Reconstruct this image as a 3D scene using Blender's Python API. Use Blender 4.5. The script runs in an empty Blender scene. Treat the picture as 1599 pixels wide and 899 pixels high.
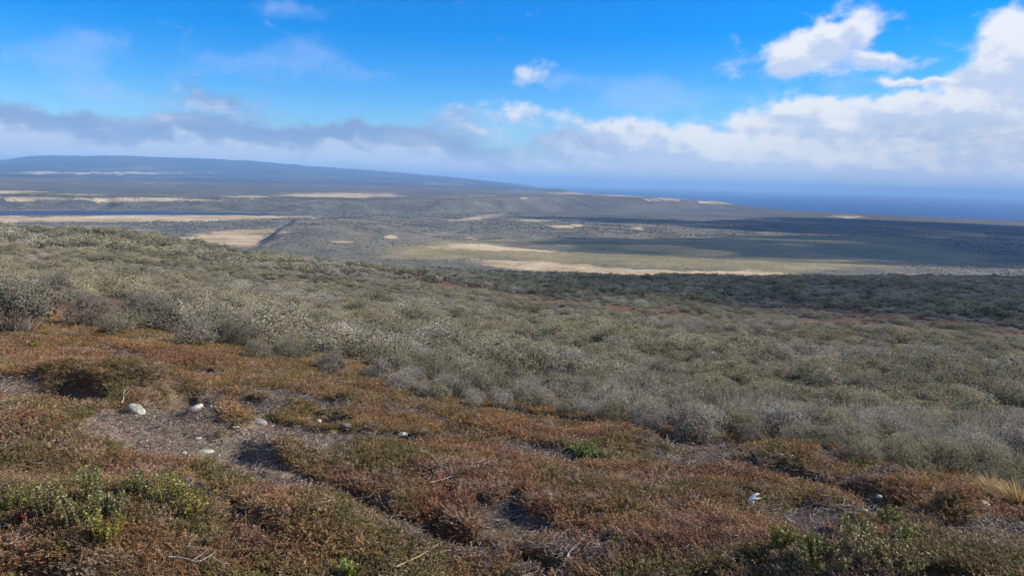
import bpy, math, numpy as np
from mathutils import Matrix, Vector

# ------------------------------------------------------------------ camera, world, sun, exposure
S = bpy.context.scene
COL = S.collection
rng = np.random.default_rng(11)
PITCH, ROLL, F, CAMZ = math.radians(8.15), 0.029, 1155.0, 1.62
cam_d = bpy.data.cameras.new('camera'); cam = bpy.data.objects.new('camera', cam_d); COL.objects.link(cam)
RM = Matrix.Rotation(math.pi/2 - PITCH, 3, 'X') @ Matrix.Rotation(ROLL, 3, 'Z')
cam.matrix_world = Matrix.Translation((0, 0, CAMZ)) @ RM.to_4x4()
cam_d.sensor_width = 36; cam_d.lens = 36*F/1599; cam_d.clip_start = 0.05; cam_d.clip_end = 300000
S.camera = cam
R3 = np.array(RM)

def pxdir(x, y):
    """direction (azimuth, tan of elevation) seen in photograph pixel x, y"""
    x = np.asarray(x, float); y = np.asarray(y, float)
    d = np.stack([x - 799.5, 449.5 - y, -F + 0*x], -1) @ R3.T
    return np.arctan2(d[..., 0], d[..., 1]), d[..., 2]/np.hypot(d[..., 0], d[..., 1])

def toPx(p):
    q = (np.asarray(p, float) - np.array([0, 0, CAMZ])) @ R3
    w = np.maximum(-q[..., 2], 1e-6)
    return 799.5 + F*q[..., 0]/w, 449.5 - F*q[..., 1]/w, -q[..., 2]

SUN_AZ, SUN_EL = math.radians(82), math.radians(31)
SUNV = np.array([math.sin(SUN_AZ)*math.cos(SUN_EL), math.cos(SUN_AZ)*math.cos(SUN_EL), math.sin(SUN_EL)])
sd = bpy.data.lights.new('sun', 'SUN'); sd.energy = 4.6; sd.angle = math.radians(0.6); sd.color = (1, .93, .82)
sun = bpy.data.objects.new('sun', sd); COL.objects.link(sun)
sun.rotation_euler = Vector(-SUNV).to_track_quat('-Z', 'Y').to_euler()
S.view_settings.view_transform = 'Standard'; S.view_settings.look = 'None'
S.view_settings.exposure = 0.72; S.view_settings.gamma = 1
S.cycles.max_bounces = 5; S.cycles.diffuse_bounces = 2; S.cycles.glossy_bounces = 2
S.cycles.transmission_bounces = 2; S.cycles.volume_bounces = 0; S.cycles.transparent_max_bounces = 8
S.cycles.caustics_reflective = False; S.cycles.caustics_refractive = False

class NT:
    """small helper round a node tree"""
    def __init__(s, t): s.t = t; t.nodes.clear()
    def n(s, kind, **kw):
        o = s.t.nodes.new(kind)
        for k, v in kw.items(): setattr(o, k, v)
        return o
    def put(s, sock, v):
        if isinstance(v, bpy.types.NodeSocket): s.t.links.new(v, sock)
        elif v is not None: sock.default_value = v
    def m(s, op, a, b=None, c=None, clamp=False):
        o = s.n('ShaderNodeMath', operation=op, use_clamp=clamp)
        for i, v in enumerate((a, b, c)): s.put(o.inputs[i], v)
        return o.outputs[0]
    def v(s, op, a, b=None):
        o = s.n('ShaderNodeVectorMath', operation=op); s.put(o.inputs[0], a); s.put(o.inputs[1], b)
        return o.outputs['Value'] if op in ('DOT_PRODUCT', 'LENGTH') else o.outputs[0]
    def ss(s, x, a, b, lo=0., hi=1.):
        o = s.n('ShaderNodeMapRange', interpolation_type='SMOOTHSTEP', clamp=True)
        for k, q in (('Value', x), ('From Min', a), ('From Max', b), ('To Min', lo), ('To Max', hi)): s.put(o.inputs[k], q)
        return o.outputs[0]
    def mix(s, f, a, b, blend='MIX'):
        o = s.n('ShaderNodeMix', data_type='RGBA', blend_type=blend)
        s.put(o.inputs[0], f); s.put(o.inputs[6], a); s.put(o.inputs[7], b)
        return o.outputs[2]
    def noise(s, vec, scale, detail=4, rough=.55, dist=0., col=False):
        o = s.n('ShaderNodeTexNoise')
        s.put(o.inputs['Vector'], vec); o.inputs['Scale'].default_value = scale; o.inputs['Detail'].default_value = detail
        o.inputs['Roughness'].default_value = rough; o.inputs['Distortion'].default_value = dist
        return o.outputs['Color' if col else 0]
    def attr(s, name, out='Fac', kind='GEOMETRY'):
        o = s.n('ShaderNodeAttribute', attribute_name=name, attribute_type=kind); return o.outputs[out]
def rgb(r, g, b): return (r, g, b, 1.)

w = bpy.data.worlds.new('World'); S.world = w; w.use_nodes = True
W = NT(w.node_tree)
sky = W.n('ShaderNodeTexSky', sky_type='NISHITA', sun_disc=False, sun_elevation=SUN_EL, sun_rotation=SUN_AZ,
          altitude=150, air_density=1.0, dust_density=0.3, ozone_density=4.0)
hs = W.n('ShaderNodeHueSaturation'); hs.inputs['Saturation'].default_value = 1.6; hs.inputs['Value'].default_value = 1.0
W.put(hs.inputs['Color'], sky.outputs[0])
blue = W.mix(1.0, hs.outputs[0], rgb(.75, .93, 1.2), 'MULTIPLY')
gen = W.n('ShaderNodeTexCoord').outputs['Generated']
dirn = W.v('NORMALIZE', gen)
sx = W.n('ShaderNodeSeparateXYZ'); W.put(sx.inputs[0], dirn)
az = W.m('MULTIPLY', W.m('ARCTAN2', sx.outputs[0], sx.outputs[1]), 57.2958)
el = W.m('MULTIPLY', W.m('ARCSINE', sx.outputs[2]), 57.2958)
cmb = W.n('ShaderNodeCombineXYZ'); W.put(cmb.inputs[0], az); W.put(cmb.inputs[1], el); P0 = cmb.outputs[0]
wv = W.v('SUBTRACT', W.noise(P0, .16, 4, .6, col=True), (.5, .5, .5))
P1 = W.v('ADD', P0, W.v('MULTIPLY', wv, (5.5, 3.0, 0)))
wv2 = W.v('SUBTRACT', W.noise(P0, .75, 5, .62, col=True), (.5, .5, .5))
P1 = W.v('ADD', P1, W.v('MULTIPLY', wv2, (1.5, 1.1, 0)))
def blob(x, y, rx, ry, amp):
    a, t = pxdir(x, y); c = (math.degrees(a), math.degrees(math.atan(t)), 0)
    d = W.v('MULTIPLY', W.v('SUBTRACT', P1, c), (1155/57.3/rx, 1155/57.3/ry, 0))
    e = W.m('MULTIPLY', W.m('EXPONENT', W.m('MULTIPLY', W.v('DOT_PRODUCT', d, d), -1.)), amp)
    return e, W.m('MULTIPLY', e, W.v('DOT_PRODUCT', d, (.35, 1., 0)))
def total(lst):
    t = h = None
    for b in lst:
        v, u = blob(*b); t = v if t is None else W.m('ADD', t, v); h = u if h is None else W.m('ADD', h, u)
    return t, h
# lavender grey bank and cloudlets (in the shade), then the white sunlit ones
GREY = [(20, 195, 120, 26, 1.0), (150, 215, 130, 26, .95), (300, 222, 130, 26, 1.0), (440, 218, 120, 30, 1.0), (560, 222, 110, 26, 1.0), (660, 222, 80, 28, .9), (330, 155, 68, 24, .8), 
        (720, 246, 110, 22, .75), (925, 238, 85, 26, .85), (870, 215, 50, 16, .55),
        (705, 185, 32, 13, .42), (1290, 224, 90, 10, .4), (1490, 212, 110, 14, .5), (760, 262, 120, 8, .3), (300, 246, 200, 7, .35)]
WHITE = [(824, 116, 34, 22, .8), (808, 178, 70, 15, .75), (1205, 98, 42, 26, 1.0), (1262, 84, 40, 28, 1.0), (1292, 66, 22, 22, .8), (1345, 48, 34, 30, 1.05), (1362, 97, 46, 10, .95), (1300, 118, 60, 8, .4), (1190, 190, 70, 22, .9), (1268, 172, 44, 17, .95), (1330, 200, 90, 22, .9),
         (1020, 222, 120, 24, .85), (1120, 232, 150, 26, .95), (1440, 176, 90, 24, 1.1), (1540, 180, 90, 26, 1.1), (1575, 110, 50, 40, 1.1), (1590, 50, 34, 34, 1.05), (1515, 120, 34, 18, .7), (1430, 131, 56, 6, .75), (1395, 128, 30, 5, .5),
         (1300, 246, 190, 22, .85), (1500, 240, 150, 24, .9), (1590, 225, 90, 26, .9), (880, 262, 120, 9, .5), (360, 228, 40, 12, .36), (650, 222, 48, 15, .5), (40, 205, 45, 16, .28), (1500, 274, 180, 12, .7), (1250, 262, 170, 15, .9), (1450, 282, 150, 12, .9), (1050, 248, 130, 15, .85), (1090, 264, 130, 10, .7), (960, 200, 50, 14, .5), (760, 205, 40, 10, .4), (20, 247, 170, 8, .4), (250, 190, 60, 8, .3), (1700, 120, 110, 70, 1.1)]
FAINT = [(105, 88, 75, 30, 1.), (150, 60, 30, 14, .7), (350, 92, 55, 22, .8), (480, 98, 70, 30, 1.), (465, 16, 65, 16, .9), (870, 126, 55, 16, 1.), (1030, 142, 80, 28, 1.), (980, 165, 60, 20, .8), (180, 150, 80, 16, .7), (580, 120, 40, 10, .5), (1330, 135, 60, 16, .8), (1170, 160, 80, 14, .5), (705, 190, 50, 22, .8)]
(g, gh), (wh, whh), (fa, fah) = total(GREY), total(WHITE), total(FAINT)
# the same kind of sky goes on all round: unseen low bank and scattered cumulus, cover raised to whiten the ambient light
front = W.m('MULTIPLY', W.ss(az, -44, -36), W.ss(az, 46, 38))
far_n = W.noise(W.v('MULTIPLY', dirn, (1, 1, 2.2)), 2.6, 5, .55)
rest = W.m('MULTIPLY', W.m('MULTIPLY', W.ss(far_n, .38, .62), W.ss(el, 75, 12)), W.m('SUBTRACT', 1., front))
rest = W.m('MULTIPLY', rest, 1.3)
det = W.noise(W.v('MULTIPLY', P0, (1, 1.8, 1)), .36, 11, .60, .25)
det2 = W.noise(W.v('ADD', W.v('MULTIPLY', P0, (1, 1.9, 1)), (-.8, -1.0, 0)), .36, 8, .58, .25)
dn = W.m('MULTIPLY_ADD', W.m('SUBTRACT', det, .5), 1.45, W.m('ADD', W.m('ADD', g, wh), rest))
mask = W.m('MULTIPLY', W.ss(dn, .15, .92), .94)
share = W.m('DIVIDE', g, W.m('ADD', W.m('ADD', g, wh), W.m('ADD', rest, .001)), clamp=True)
rl_ = W.m('SUBTRACT', det, det2)
relief = W.ss(W.m('ADD', W.m('MULTIPLY', rl_, 1.3), W.m('MULTIPLY', whh, .6)), -.24, .27)
reliefg = W.ss(W.m('SUBTRACT', W.m('MULTIPLY', rl_, 1.2), W.m('MULTIPLY', gh, .45)), -.22, .27)
thin = W.m('MULTIPLY', W.ss(W.m('MULTIPLY_ADD', W.m('SUBTRACT', det, .5), 1.3, fa), .2, 1.1), .27)
blue = W.mix(thin, blue, rgb(3.9, 4.7, 7.2))
whitec = W.mix(relief, rgb(.68, .78, .99), rgb(1.04, 1.05, 1.08))
greyc = W.mix(reliefg, rgb(.28, .42, .70), rgb(.64, .75, .98))
cloudc = W.mix(share, whitec, greyc)
hz = W.m('MULTIPLY', W.ss(el, 3.2, -.3), .7)
mask = W.m('MAXIMUM', mask, hz); cloudc = W.mix(W.m('MULTIPLY', hz, .8), cloudc, rgb(.82, .93, 1.10))
skyc = W.n('ShaderNodeBackground'); W.put(skyc.inputs[0], blue); skyc.inputs[1].default_value = .09
cloudb = W.n('ShaderNodeBackground'); W.put(cloudb.inputs[0], cloudc); cloudb.inputs[1].default_value = .55
mx = W.n('ShaderNodeMixShader'); W.put(mx.inputs[0], mask); W.put(mx.inputs[1], skyc.outputs[0]); W.put(mx.inputs[2], cloudb.outputs[0])
W.put(W.n('ShaderNodeOutputWorld').inputs[0], mx.outputs[0])
w.cycles.sampling_method = 'MANUAL'; w.cycles.sample_map_resolution = 1024

# ------------------------------------------------------------------ helpers
def hash2(ix, iy, seed):
    h = (ix.astype(np.int64)*374761393 + iy.astype(np.int64)*668265263 + seed*2147483647) & 0xFFFFFFFF
    h = ((h ^ (h >> 13))*1274126177) & 0xFFFFFFFF
    h = ((h ^ (h >> 16))*2246822519) & 0xFFFFFFFF
    return ((h ^ (h >> 15)) & 0xFFFFFF)/float(0xFFFFFF)
def vn(x, y, seed=0):
    ix = np.floor(x); iy = np.floor(y); fx = x - ix; fy = y - iy
    fx = fx*fx*fx*(fx*(fx*6 - 15) + 10); fy = fy*fy*fy*(fy*(fy*6 - 15) + 10)
    a = hash2(ix, iy, seed); b = hash2(ix + 1, iy, seed); c = hash2(ix, iy + 1, seed); d = hash2(ix + 1, iy + 1, seed)
    return (a*(1 - fx) + b*fx)*(1 - fy) + (c*(1 - fx) + d*fx)*fy
def fbm(x, y, seed=0, octs=4, gain=.5):
    t = 0; amp = 1; n = 0; c, s = math.cos(.6), math.sin(.6)
    for k in range(octs):
        t = t + amp*vn(x, y, seed + k*17); n += amp; amp *= gain
        x, y = (c*x - s*y)*2.03 + 7.1, (s*x + c*y)*2.03 + 3.7
    return t/n
def sst(x, a, b):
    t = np.clip((x - a)/(b - a), 0, 1); return t*t*(3 - 2*t)
def tag(o, label=None, cat=None, group=None, kind=None):
    for k, v in (('label', label), ('category', cat), ('group', group), ('kind', kind)):
        if v: o[k] = v
    return o
def mesh(name, verts, faces, mat=None, attrs=None, smooth=False):
    """faces: (n,4) or (n,3) int array, or a list of such arrays"""
    me = bpy.data.meshes.new(name)
    if not isinstance(faces, list): faces = [faces]
    faces = [np.asarray(f, np.int32) for f in faces if len(f)]
    verts = np.asarray(verts, np.float32)
    me.vertices.add(len(verts)); me.vertices.foreach_set('co', verts.ravel())
    lv = np.concatenate([f.ravel() for f in faces]); ls = []; s0 = 0
    for f in faces:
        ls.append(s0 + np.arange(len(f))*f.shape[1]); s0 += f.size
    ls = np.concatenate(ls).astype(np.int32)
    me.loops.add(len(lv)); me.loops.foreach_set('vertex_index', lv)
    me.polygons.add(len(ls)); me.polygons.foreach_set('loop_start', ls)
    if smooth: me.polygons.foreach_set('use_smooth', np.ones(len(ls), bool))
    for k, (dom, val) in (attrs or {}).items():
        val = np.asarray(val, np.float32)
        if val.ndim == 1: me.attributes.new(k, 'FLOAT', dom).data.foreach_set('value', val)
        else: me.attributes.new(k, 'FLOAT_VECTOR', dom).data.foreach_set('vector', val.ravel())
    me.update(calc_edges=True)
    for m_ in (mat if isinstance(mat, list) else [mat]):
        if m_: me.materials.append(m_)
    return me
def link(name, me, loc=(0, 0, 0), parent=None, rz=0, sc=1):
    o = bpy.data.objects.new(name, me); COL.objects.link(o); o.location = loc
    o.rotation_euler = (0, 0, rz); o.scale = (sc, sc, sc)
    if parent: o.parent = parent
    return o
def unit(v): return v/np.maximum(np.linalg.norm(v, axis=-1, keepdims=True), 1e-9)

class Soup:
    """collects leaves and twigs with a tone per face"""
    def __init__(s): s.v = []; s.q = []; s.tone = []; s.n = 0; s.kind = []
    def leaves(s, P, D, ln, wd, tone, kind=0, fold=.25, nrm=None):
        n = len(P); D = unit(D); side = unit(np.cross(D, rng.normal(size=(n, 3)) if nrm is None else nrm)); nor = np.cross(side, D)
        ln = np.broadcast_to(ln, n)[:, None]; wd = np.broadcast_to(wd, n)[:, None]
        mid = P + D*ln*.5 + nor*ln*fold*.3
        V = np.stack([P, mid + side*wd*.5, P + D*ln, mid - side*wd*.5], 1).reshape(-1, 3)
        s.v.append(V); s.q.append(np.arange(4*n).reshape(n, 4) + s.n); s.n += 4*n
        s.tone.append(np.broadcast_to(tone, n)); s.kind.append(np.full(n, kind))
    def tube(s, pts, r0, r1, tone, kind=1, sides=3):
        pts = np.asarray(pts, float); m = len(pts); t = unit(np.gradient(pts, axis=0))
        a = unit(np.cross(t, np.array([.31, .77, .21]))); b = np.cross(t, a)
        rr = np.linspace(r0, r1, m)[:, None]
        V = np.stack([pts + rr*(a*math.cos(k*2*math.pi/sides) + b*math.sin(k*2*math.pi/sides)) for k in range(sides)], 1)
        i = np.arange(m - 1)[:, None]*sides; k = np.arange(sides)[None]; k2 = (k + 1) % sides
        q = np.stack([i + k, i + k2, i + sides + k2, i + sides + k], -1).reshape(-1, 4)
        s.v.append(V.reshape(-1, 3)); s.q.append(q + s.n); s.n += m*sides
        s.tone.append(np.full(len(q), tone)); s.kind.append(np.full(len(q), kind))
    def blades(s, P, D, ln, wd, tone, kind=0, droop=.4, segs=3):
        """narrow curved blades of segs quads"""
        n = len(P); D = unit(D); ln = np.broadcast_to(ln, n)[:, None]; side = unit(np.cross(D, np.array([0, 0, 1.]) + .2*rng.normal(size=(n, 3))))
        out = unit(D*np.array([1, 1, 0]) + 1e-6); rows = []
        for k in range(segs + 1):
            u = k/segs; c = P + D*ln*u + (out*.55 - np.array([0, 0, .8]))*ln*droop*u*u
            ww = np.broadcast_to(wd, n)[:, None]*(1 - .85*u)*.5
            rows += [c - side*ww, c + side*ww]
        V = np.stack(rows, 1).reshape(-1, 3); b = (np.arange(n)*2*(segs + 1))[:, None]
        q = np.stack([b + 2*np.arange(segs), b + 2*np.arange(segs) + 1, b + 2*np.arange(segs) + 3, b + 2*np.arange(segs) + 2], -1).reshape(-1, 4)
        s.v.append(V); s.q.append(q + s.n); s.n += len(V)
        s.tone.append(np.repeat(np.broadcast_to(tone, n), segs)); s.kind.append(np.full(len(q), kind))
    def build(s, name, mats, smooth=False):
        me = mesh(name, np.concatenate(s.v), np.concatenate(s.q), mats, {'tone': ('FACE', np.concatenate(s.tone))}, smooth)
        kd = np.concatenate(s.kind).astype(np.int32)
        if kd.any() and isinstance(mats, list): me.polygons.foreach_set('material_index', kd)
        return me

def scatter(name, pts, rot, scl, pick, tint, templates, label=None):
    """one object whose geometry nodes set a template at each of its points"""
    coll = bpy.data.collections.new(name + '_kinds')
    for i, me in enumerate(templates):
        coll.objects.link(bpy.data.objects.new('%s_kind_%02d' % (name, i), me))
    me = bpy.data.meshes.new(name); me.vertices.add(len(pts)); me.vertices.foreach_set('co', np.asarray(pts, np.float32).ravel())
    me.attributes.new('rot', 'FLOAT_VECTOR', 'POINT').data.foreach_set('vector', np.asarray(rot, np.float32).ravel())
    me.attributes.new('scl', 'FLOAT_VECTOR', 'POINT').data.foreach_set('vector', np.asarray(scl, np.float32).ravel())
    me.attributes.new('tint', 'FLOAT_VECTOR', 'POINT').data.foreach_set('vector', np.asarray(tint, np.float32).ravel())
    me.attributes.new('pick', 'INT', 'POINT').data.foreach_set('value', np.asarray(pick, np.int32))
    o = link(name, me); tag(o, label, kind='stuff')
    t = bpy.data.node_groups.new(name + '_nodes', 'GeometryNodeTree')
    t.interface.new_socket('Geometry', in_out='INPUT', socket_type='NodeSocketGeometry')
    t.interface.new_socket('Geometry', in_out='OUTPUT', socket_type='NodeSocketGeometry')
    N = t.nodes.new; gi = N('NodeGroupInput'); go = N('NodeGroupOutput'); ip = N('GeometryNodeInstanceOnPoints'); ci = N('GeometryNodeCollectionInfo')
    ci.inputs['Collection'].default_value = coll; ci.inputs['Separate Children'].default_value = True; ci.inputs['Reset Children'].default_value = True
    def na(nm, ty):
        q = N('GeometryNodeInputNamedAttribute'); q.data_type = ty; q.inputs['Name'].default_value = nm; return q.outputs[0]
    er = N('FunctionNodeEulerToRotation'); L = t.links.new
    L(na('rot', 'FLOAT_VECTOR'), er.inputs[0]); L(gi.outputs[0], ip.inputs['Points']); L(ci.outputs[0], ip.inputs['Instance'])
    ip.inputs['Pick Instance'].default_value = True
    L(na('pick', 'INT'), ip.inputs['Instance Index']); L(er.outputs[0], ip.inputs['Rotation']); L(na('scl', 'FLOAT_VECTOR'), ip.inputs['Scale'])
    L(ip.outputs[0], go.inputs[0])
    o.modifiers.new('scatter', 'NODES').node_group = t
    return o

# ------------------------------------------------------------------ materials
def material(name):
    m_ = bpy.data.materials.new(name); m_.use_nodes = True; return m_, NT(m_.node_tree)
def surface(N, col, rough=.85, spec=.2, normal=None, trans=0.):
    b = N.n('ShaderNodeBsdfPrincipled'); N.put(b.inputs['Base Color'], col); N.put(b.inputs['Roughness'], rough); b.inputs['Specular IOR Level'].default_value = spec
    if normal is not None: N.put(b.inputs['Normal'], normal)
    out = b.outputs[0]
    if trans:
        tr = N.n('ShaderNodeBsdfTranslucent'); N.put(tr.inputs[0], col)
        mx = N.n('ShaderNodeMixShader'); mx.inputs[0].default_value = trans; N.put(mx.inputs[1], out); N.put(mx.inputs[2], tr.outputs[0]); out = mx.outputs[0]
    N.put(N.n('ShaderNodeOutputMaterial').inputs[0], out)
def bump(N, h, strength=.5, dist=.02):
    b = N.n('ShaderNodeBump'); b.inputs['Strength'].default_value = strength; b.inputs['Distance'].default_value = dist; N.put(b.inputs['Height'], h); return b.outputs[0]
def tinted(name, hue2=None, trans=.2, rough=.75, spec=.25):
    """leaf or twig whose colour is the plant's own tint times a tone per leaf"""
    m_, N = material(name)
    c = N.attr('tint', 'Vector', 'INSTANCER'); tone = N.attr('tone')
    o = N.n('ShaderNodeVectorMath', operation='SCALE'); N.put(o.inputs[0], c); N.put(o.inputs['Scale'], tone)
    col = o.outputs[0]
    if hue2: col = N.mix(N.ss(tone, 1.05, 1.5, 0, .55), col, rgb(*hue2))
    surface(N, col, rough, spec, trans=trans); return m_
def flat(name, c1, c2, scale=30, rough=.8, trans=0., spec=.25, usetone=True):
    m_, N = material(name)
    p = N.n('ShaderNodeTexCoord').outputs['Object']
    col = N.mix(N.ss(N.noise(p, scale, 4), .35, .65), rgb(*c1), rgb(*c2))
    if usetone:
        o = N.n('ShaderNodeVectorMath', operation='SCALE'); N.put(o.inputs[0], col); N.put(o.inputs['Scale'], N.attr('tone')); col = o.outputs[0]
    surface(N, col, rough, spec, trans=trans); return m_
M_heath = tinted('heath_leaf', trans=.15)
M_shrubleaf = tinted('shrub_leaf', (.40, .375, .235), trans=.15, rough=.85, spec=.08)
M_twig = flat('grey_twig', (.19, .165, .135), (.33, .29, .245), 14)
M_stem = flat('brown_stem', (.11, .085, .06), (.20, .16, .11), 20)
M_deadwood = flat('bleached_wood', (.27, .235, .20), (.47, .42, .36), 20)
M_litter = tinted('dead_litter', trans=0.)
M_pebble = tinted('pebble', trans=0.)

# ------------------------------------------------------------------ the lie of the land
# contour lines of the hillside: (photo x, photo y, distance) triples, near to far
LEVELS = [
    [(0, 899, 3.0), (800, 899, 2.9), (1599, 899, 2.75)],
    [(0, 720, 4.7), (400, 740, 4.3), (800, 760, 4.05), (1200, 790, 3.8), (1599, 830, 3.5)],
    [(0, 492, 15), (200, 520, 12.6), (400, 560, 10.2), (600, 605, 8.5), (800, 640, 7.5), (1000, 668, 6.9), (1200, 697, 6.35), (1400, 735, 5.8), (1599, 772, 5.35)],
    [(0, 465, 24), (400, 515, 20), (800, 604, 13.6), (1200, 656, 11.6), (1599, 716, 10.2)],
    [(0, 420, 70), (400, 462, 60), (800, 520, 44), (1200, 564, 37), (1599, 604, 34)],
    [(0, 378, 160), (400, 424, 150), (800, 464, 150), (1200, 484, 150), (1599, 504, 140)],
    [(0, 356, 240), (200, 366, 250), (300, 381, 265), (400, 398, 280), (500, 411, 300), (600, 418, 315), (700, 423, 330), (800, 428, 340), (1000, 433, 365), (1200, 434, 380), (1599, 436, 420)],
]
NF = 640
THF = np.linspace(math.radians(-46), math.radians(46), NF)
TH = np.concatenate([np.linspace(-math.pi, THF[0], 45)[:-1], THF, np.linspace(THF[-1], math.pi, 45)[1:]])
def geom(a, b, k): return np.exp(np.arange(math.log(a), math.log(b), math.log(k)))
RR = np.concatenate([geom(.25, 1.6, 1.05), geom(1.6, 16, 1.0078), geom(16, 500, 1.021), geom(500, 6500, 1.0125), geom(6500, 46000, 1.04)])
NR = len(RR)
def line(pts, val=None):
    """polyline over azimuth -> r (or another value) on TH"""
    th, r = [], []
    for p in pts: th.append(pxdir(p[0], p[1])[0]); r.append(p[2])
    o = np.argsort(th); return np.interp(TH, np.array(th)[o], np.array(r)[o])
kr, kz = [np.full(len(TH), .3), np.full(len(TH), 1.3)], [np.full(len(TH), .03), np.full(len(TH), .01)]
def soft(a, n=14):
    k = np.hanning(2*n + 1); k /= k.sum(); return np.convolve(np.pad(a, n, mode='edge'), k, 'valid')
for lv in LEVELS:
    th = np.array([pxdir(x, y)[0] for x, y, r in lv]); tn = np.array([pxdir(x, y)[1] for x, y, r in lv]); r = np.array([q[2] for q in lv], float)
    rl = soft(np.interp(TH, th, r)); tl = soft(np.interp(TH, th, tn))
    back = sst(np.abs(TH), 1.0, 2.6); rl = rl*(1 - back) + r.mean()*back; tl = tl*(1 - back) + tn.mean()*back
    kr.append(rl); kz.append(CAMZ + rl*tl)
HEATH_EDGE = kr[4].copy(); CREST = kr[8].copy()
kr += [np.full(len(TH), 760.), np.full(len(TH), 980.)]; kz += [np.full(len(TH), -118.6), np.full(len(TH), -120.)]
kr = np.log(np.array(kr)); kz = np.array(kz)          # (knots, TH)
hk = np.diff(kr, axis=0); dk = np.diff(kz, axis=0)/hk
mk = np.zeros_like(kz)
w1 = 2*hk[1:] + hk[:-1]; w2 = hk[1:] + 2*hk[:-1]
same = dk[1:]*dk[:-1] > 0
with np.errstate(divide='ignore', invalid='ignore'):
    mk[1:-1] = np.where(same, (w1 + w2)/(w1/dk[:-1] + w2/dk[1:]), 0)
mk[0] = dk[0]; mk[-1] = 0
TAB = np.zeros((len(TH), NR)); lr = np.log(RR)
for j in range(len(TH)):
    i = np.clip(np.searchsorted(kr[:, j], lr) - 1, 0, len(kr) - 2); h = hk[i, j]; t = np.clip((lr - kr[i, j])/h, 0, 1)
    TAB[j] = (kz[i, j]*(1 + 2*t)*(1 - t)**2 + h*mk[i, j]*t*(1 - t)**2 + kz[i + 1, j]*t*t*(3 - 2*t) + h*mk[i + 1, j]*t*t*(t - 1))
# beyond the hill: plain, bluffs, plateau, far hills, coast
def rz(x, y, z=-120.):
    t = pxdir(x, y)[1]; return (z - CAMZ)/t
def onplain(x, y, z=-120.):
    a, t = pxdir(x, y); r = (z - CAMZ)/t; return np.stack([r*np.sin(a), r*np.cos(a)], -1)
base_px = [(-60, 327), (200, 328), (400, 331), (540, 334), (700, 334), (800, 331), (850, 330), (930, 329), (1000, 329), (1080, 328), (1130, 327)]
r_bl = line([(x, y, rz(x, y)) for x, y in base_px])
rise = line([(-60, 0, 28), (200, 0, 29), (400, 0, 30), (600, 0, 34), (760, 0, 42), (860, 0, 54), (950, 0, 57), (1020, 0, 54), (1080, 0, 47), (1120, 0, 37), (1150, 0, 24), (1180, 0, 11), (1220, 0, 3), (1260, 0, 0)])
coast = line([(700, 280, 90000), (800, 284, 60000), (832, 290, 22000), (856, 296, 11500), (880, 300, 7500), (905, 304, 5600), (1000, 309, 4900), (1090, 316, 4900), (1120, 320.5, rz(1120, 320.5, -123.)), (1140, 322.5, rz(1140, 322.5, -123.))] +
             [(x, y, rz(x, y, -125.)) for x, y in ((1165, 325), (1240, 330), (1350, 335.5), (1480, 342), (1599, 347.5))])
hill_px = [(-200, 262), (-60, 256), (0, 250), (60, 243.5), (180, 243), (250, 246), (330, 247.5), (480, 258.5), (600, 268), (690, 275), (750, 281), (800, 287), (840, 294)]
HR = 15500.
zh = line([(x, y, CAMZ + HR*pxdir(x, y)[1]) for x, y in hill_px])
zh = zh + 34*(fbm(TH*38, TH*0, 91, 4) - .5)*sst(zh, 0, 160)
X = RR[None]*np.sin(TH)[:, None]; Y = RR[None]*np.cos(TH)[:, None]; Rg = np.broadcast_to(RR[None], X.shape)
nA = fbm(X/420, Y/420, 3, 5) - .5; nB = fbm(X/2600, Y/2600, 9, 4) - .5
Pz = -120 + 5*(fbm(X/700, Y/700, 5, 4) - .5)*sst(Rg, 900, 1500)
wob = 130*nA + 60*(fbm(X/130, Y/130, 21, 3) - .5)
s_ = Rg - r_bl[:, None] + wob
bl = sst(s_, 0, (190 + 330*sst(TH, -.02, .1))[:, None])
asc = np.clip((Rg - r_bl[:, None])/9000, 0, 1)*62*sst(-TH, -.03, .08)[:, None]
Pz = Pz + bl*(rise[:, None]*(1 + .35*nB) + asc)
hf = sst(Rg, 8200, HR)*(1 - .35*sst(Rg, HR, 40000))
Pz = Pz*(1 - hf) + hf*(zh[:, None] + 70*nB*sst(Rg, HR, 30000)) + hf*60*(fbm(X/1500, Y/1500, 31, 4) - .5)*sst(zh, 0, 120)[:, None]*(1 - sst(Rg, HR - 2500, HR))
# terrace with a steep shaded face beside the tan meadow
Aw, Bw = onplain(468, 352), onplain(428, 388); tv = Bw - Aw; L_ = np.hypot(*tv); tu = tv/L_
u_ = ((X - Aw[0])*tu[0] + (Y - Aw[1])*tu[1])/L_; sd_ = (X - Aw[0])*-tu[1] + (Y - Aw[1])*tu[0]
sd_ = sd_ + 16*(fbm(X/60, Y/60, 77, 3) - .5)
Pz = Pz + 27*sst(sd_, -40, 14)*sst(u_, -.22, .18)*(1 - sst(u_, .75, 1.25))*(1 - sst(sd_, 90, 420))
# lake
lake_near = line([(-60, 337.5, rz(-60, 337.5, -121.)), (0, 336.6, rz(0, 336.6, -121.)), (150, 336, rz(150, 336, -121.)), (330, 335.6, rz(330, 335.6, -121.)), (450, 336.3, rz(450, 336.3, -121.)), (540, 336.5, rz(540, 336.5, -121.))])
lake_far = line([(-60, 328.5, rz(-60, 328.5, -121.)), (200, 329, rz(200, 329, -121.)), (350, 331, rz(350, 331, -121.)), (450, 334, rz(450, 334, -121.)), (545, 337, rz(545, 337, -121.))])
inlake = sst(Rg, lake_near[:, None] - 12, lake_near[:, None] + 22)*(1 - sst(Rg, lake_far[:, None] - 22, lake_far[:, None] + 8))*(1 - sst(TH, pxdir(520, 336)[0], pxdir(545, 336)[0]))[:, None]*sst(TH, -1.6, -1.2)[:, None]
Pz = Pz - 9*inlake
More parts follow.
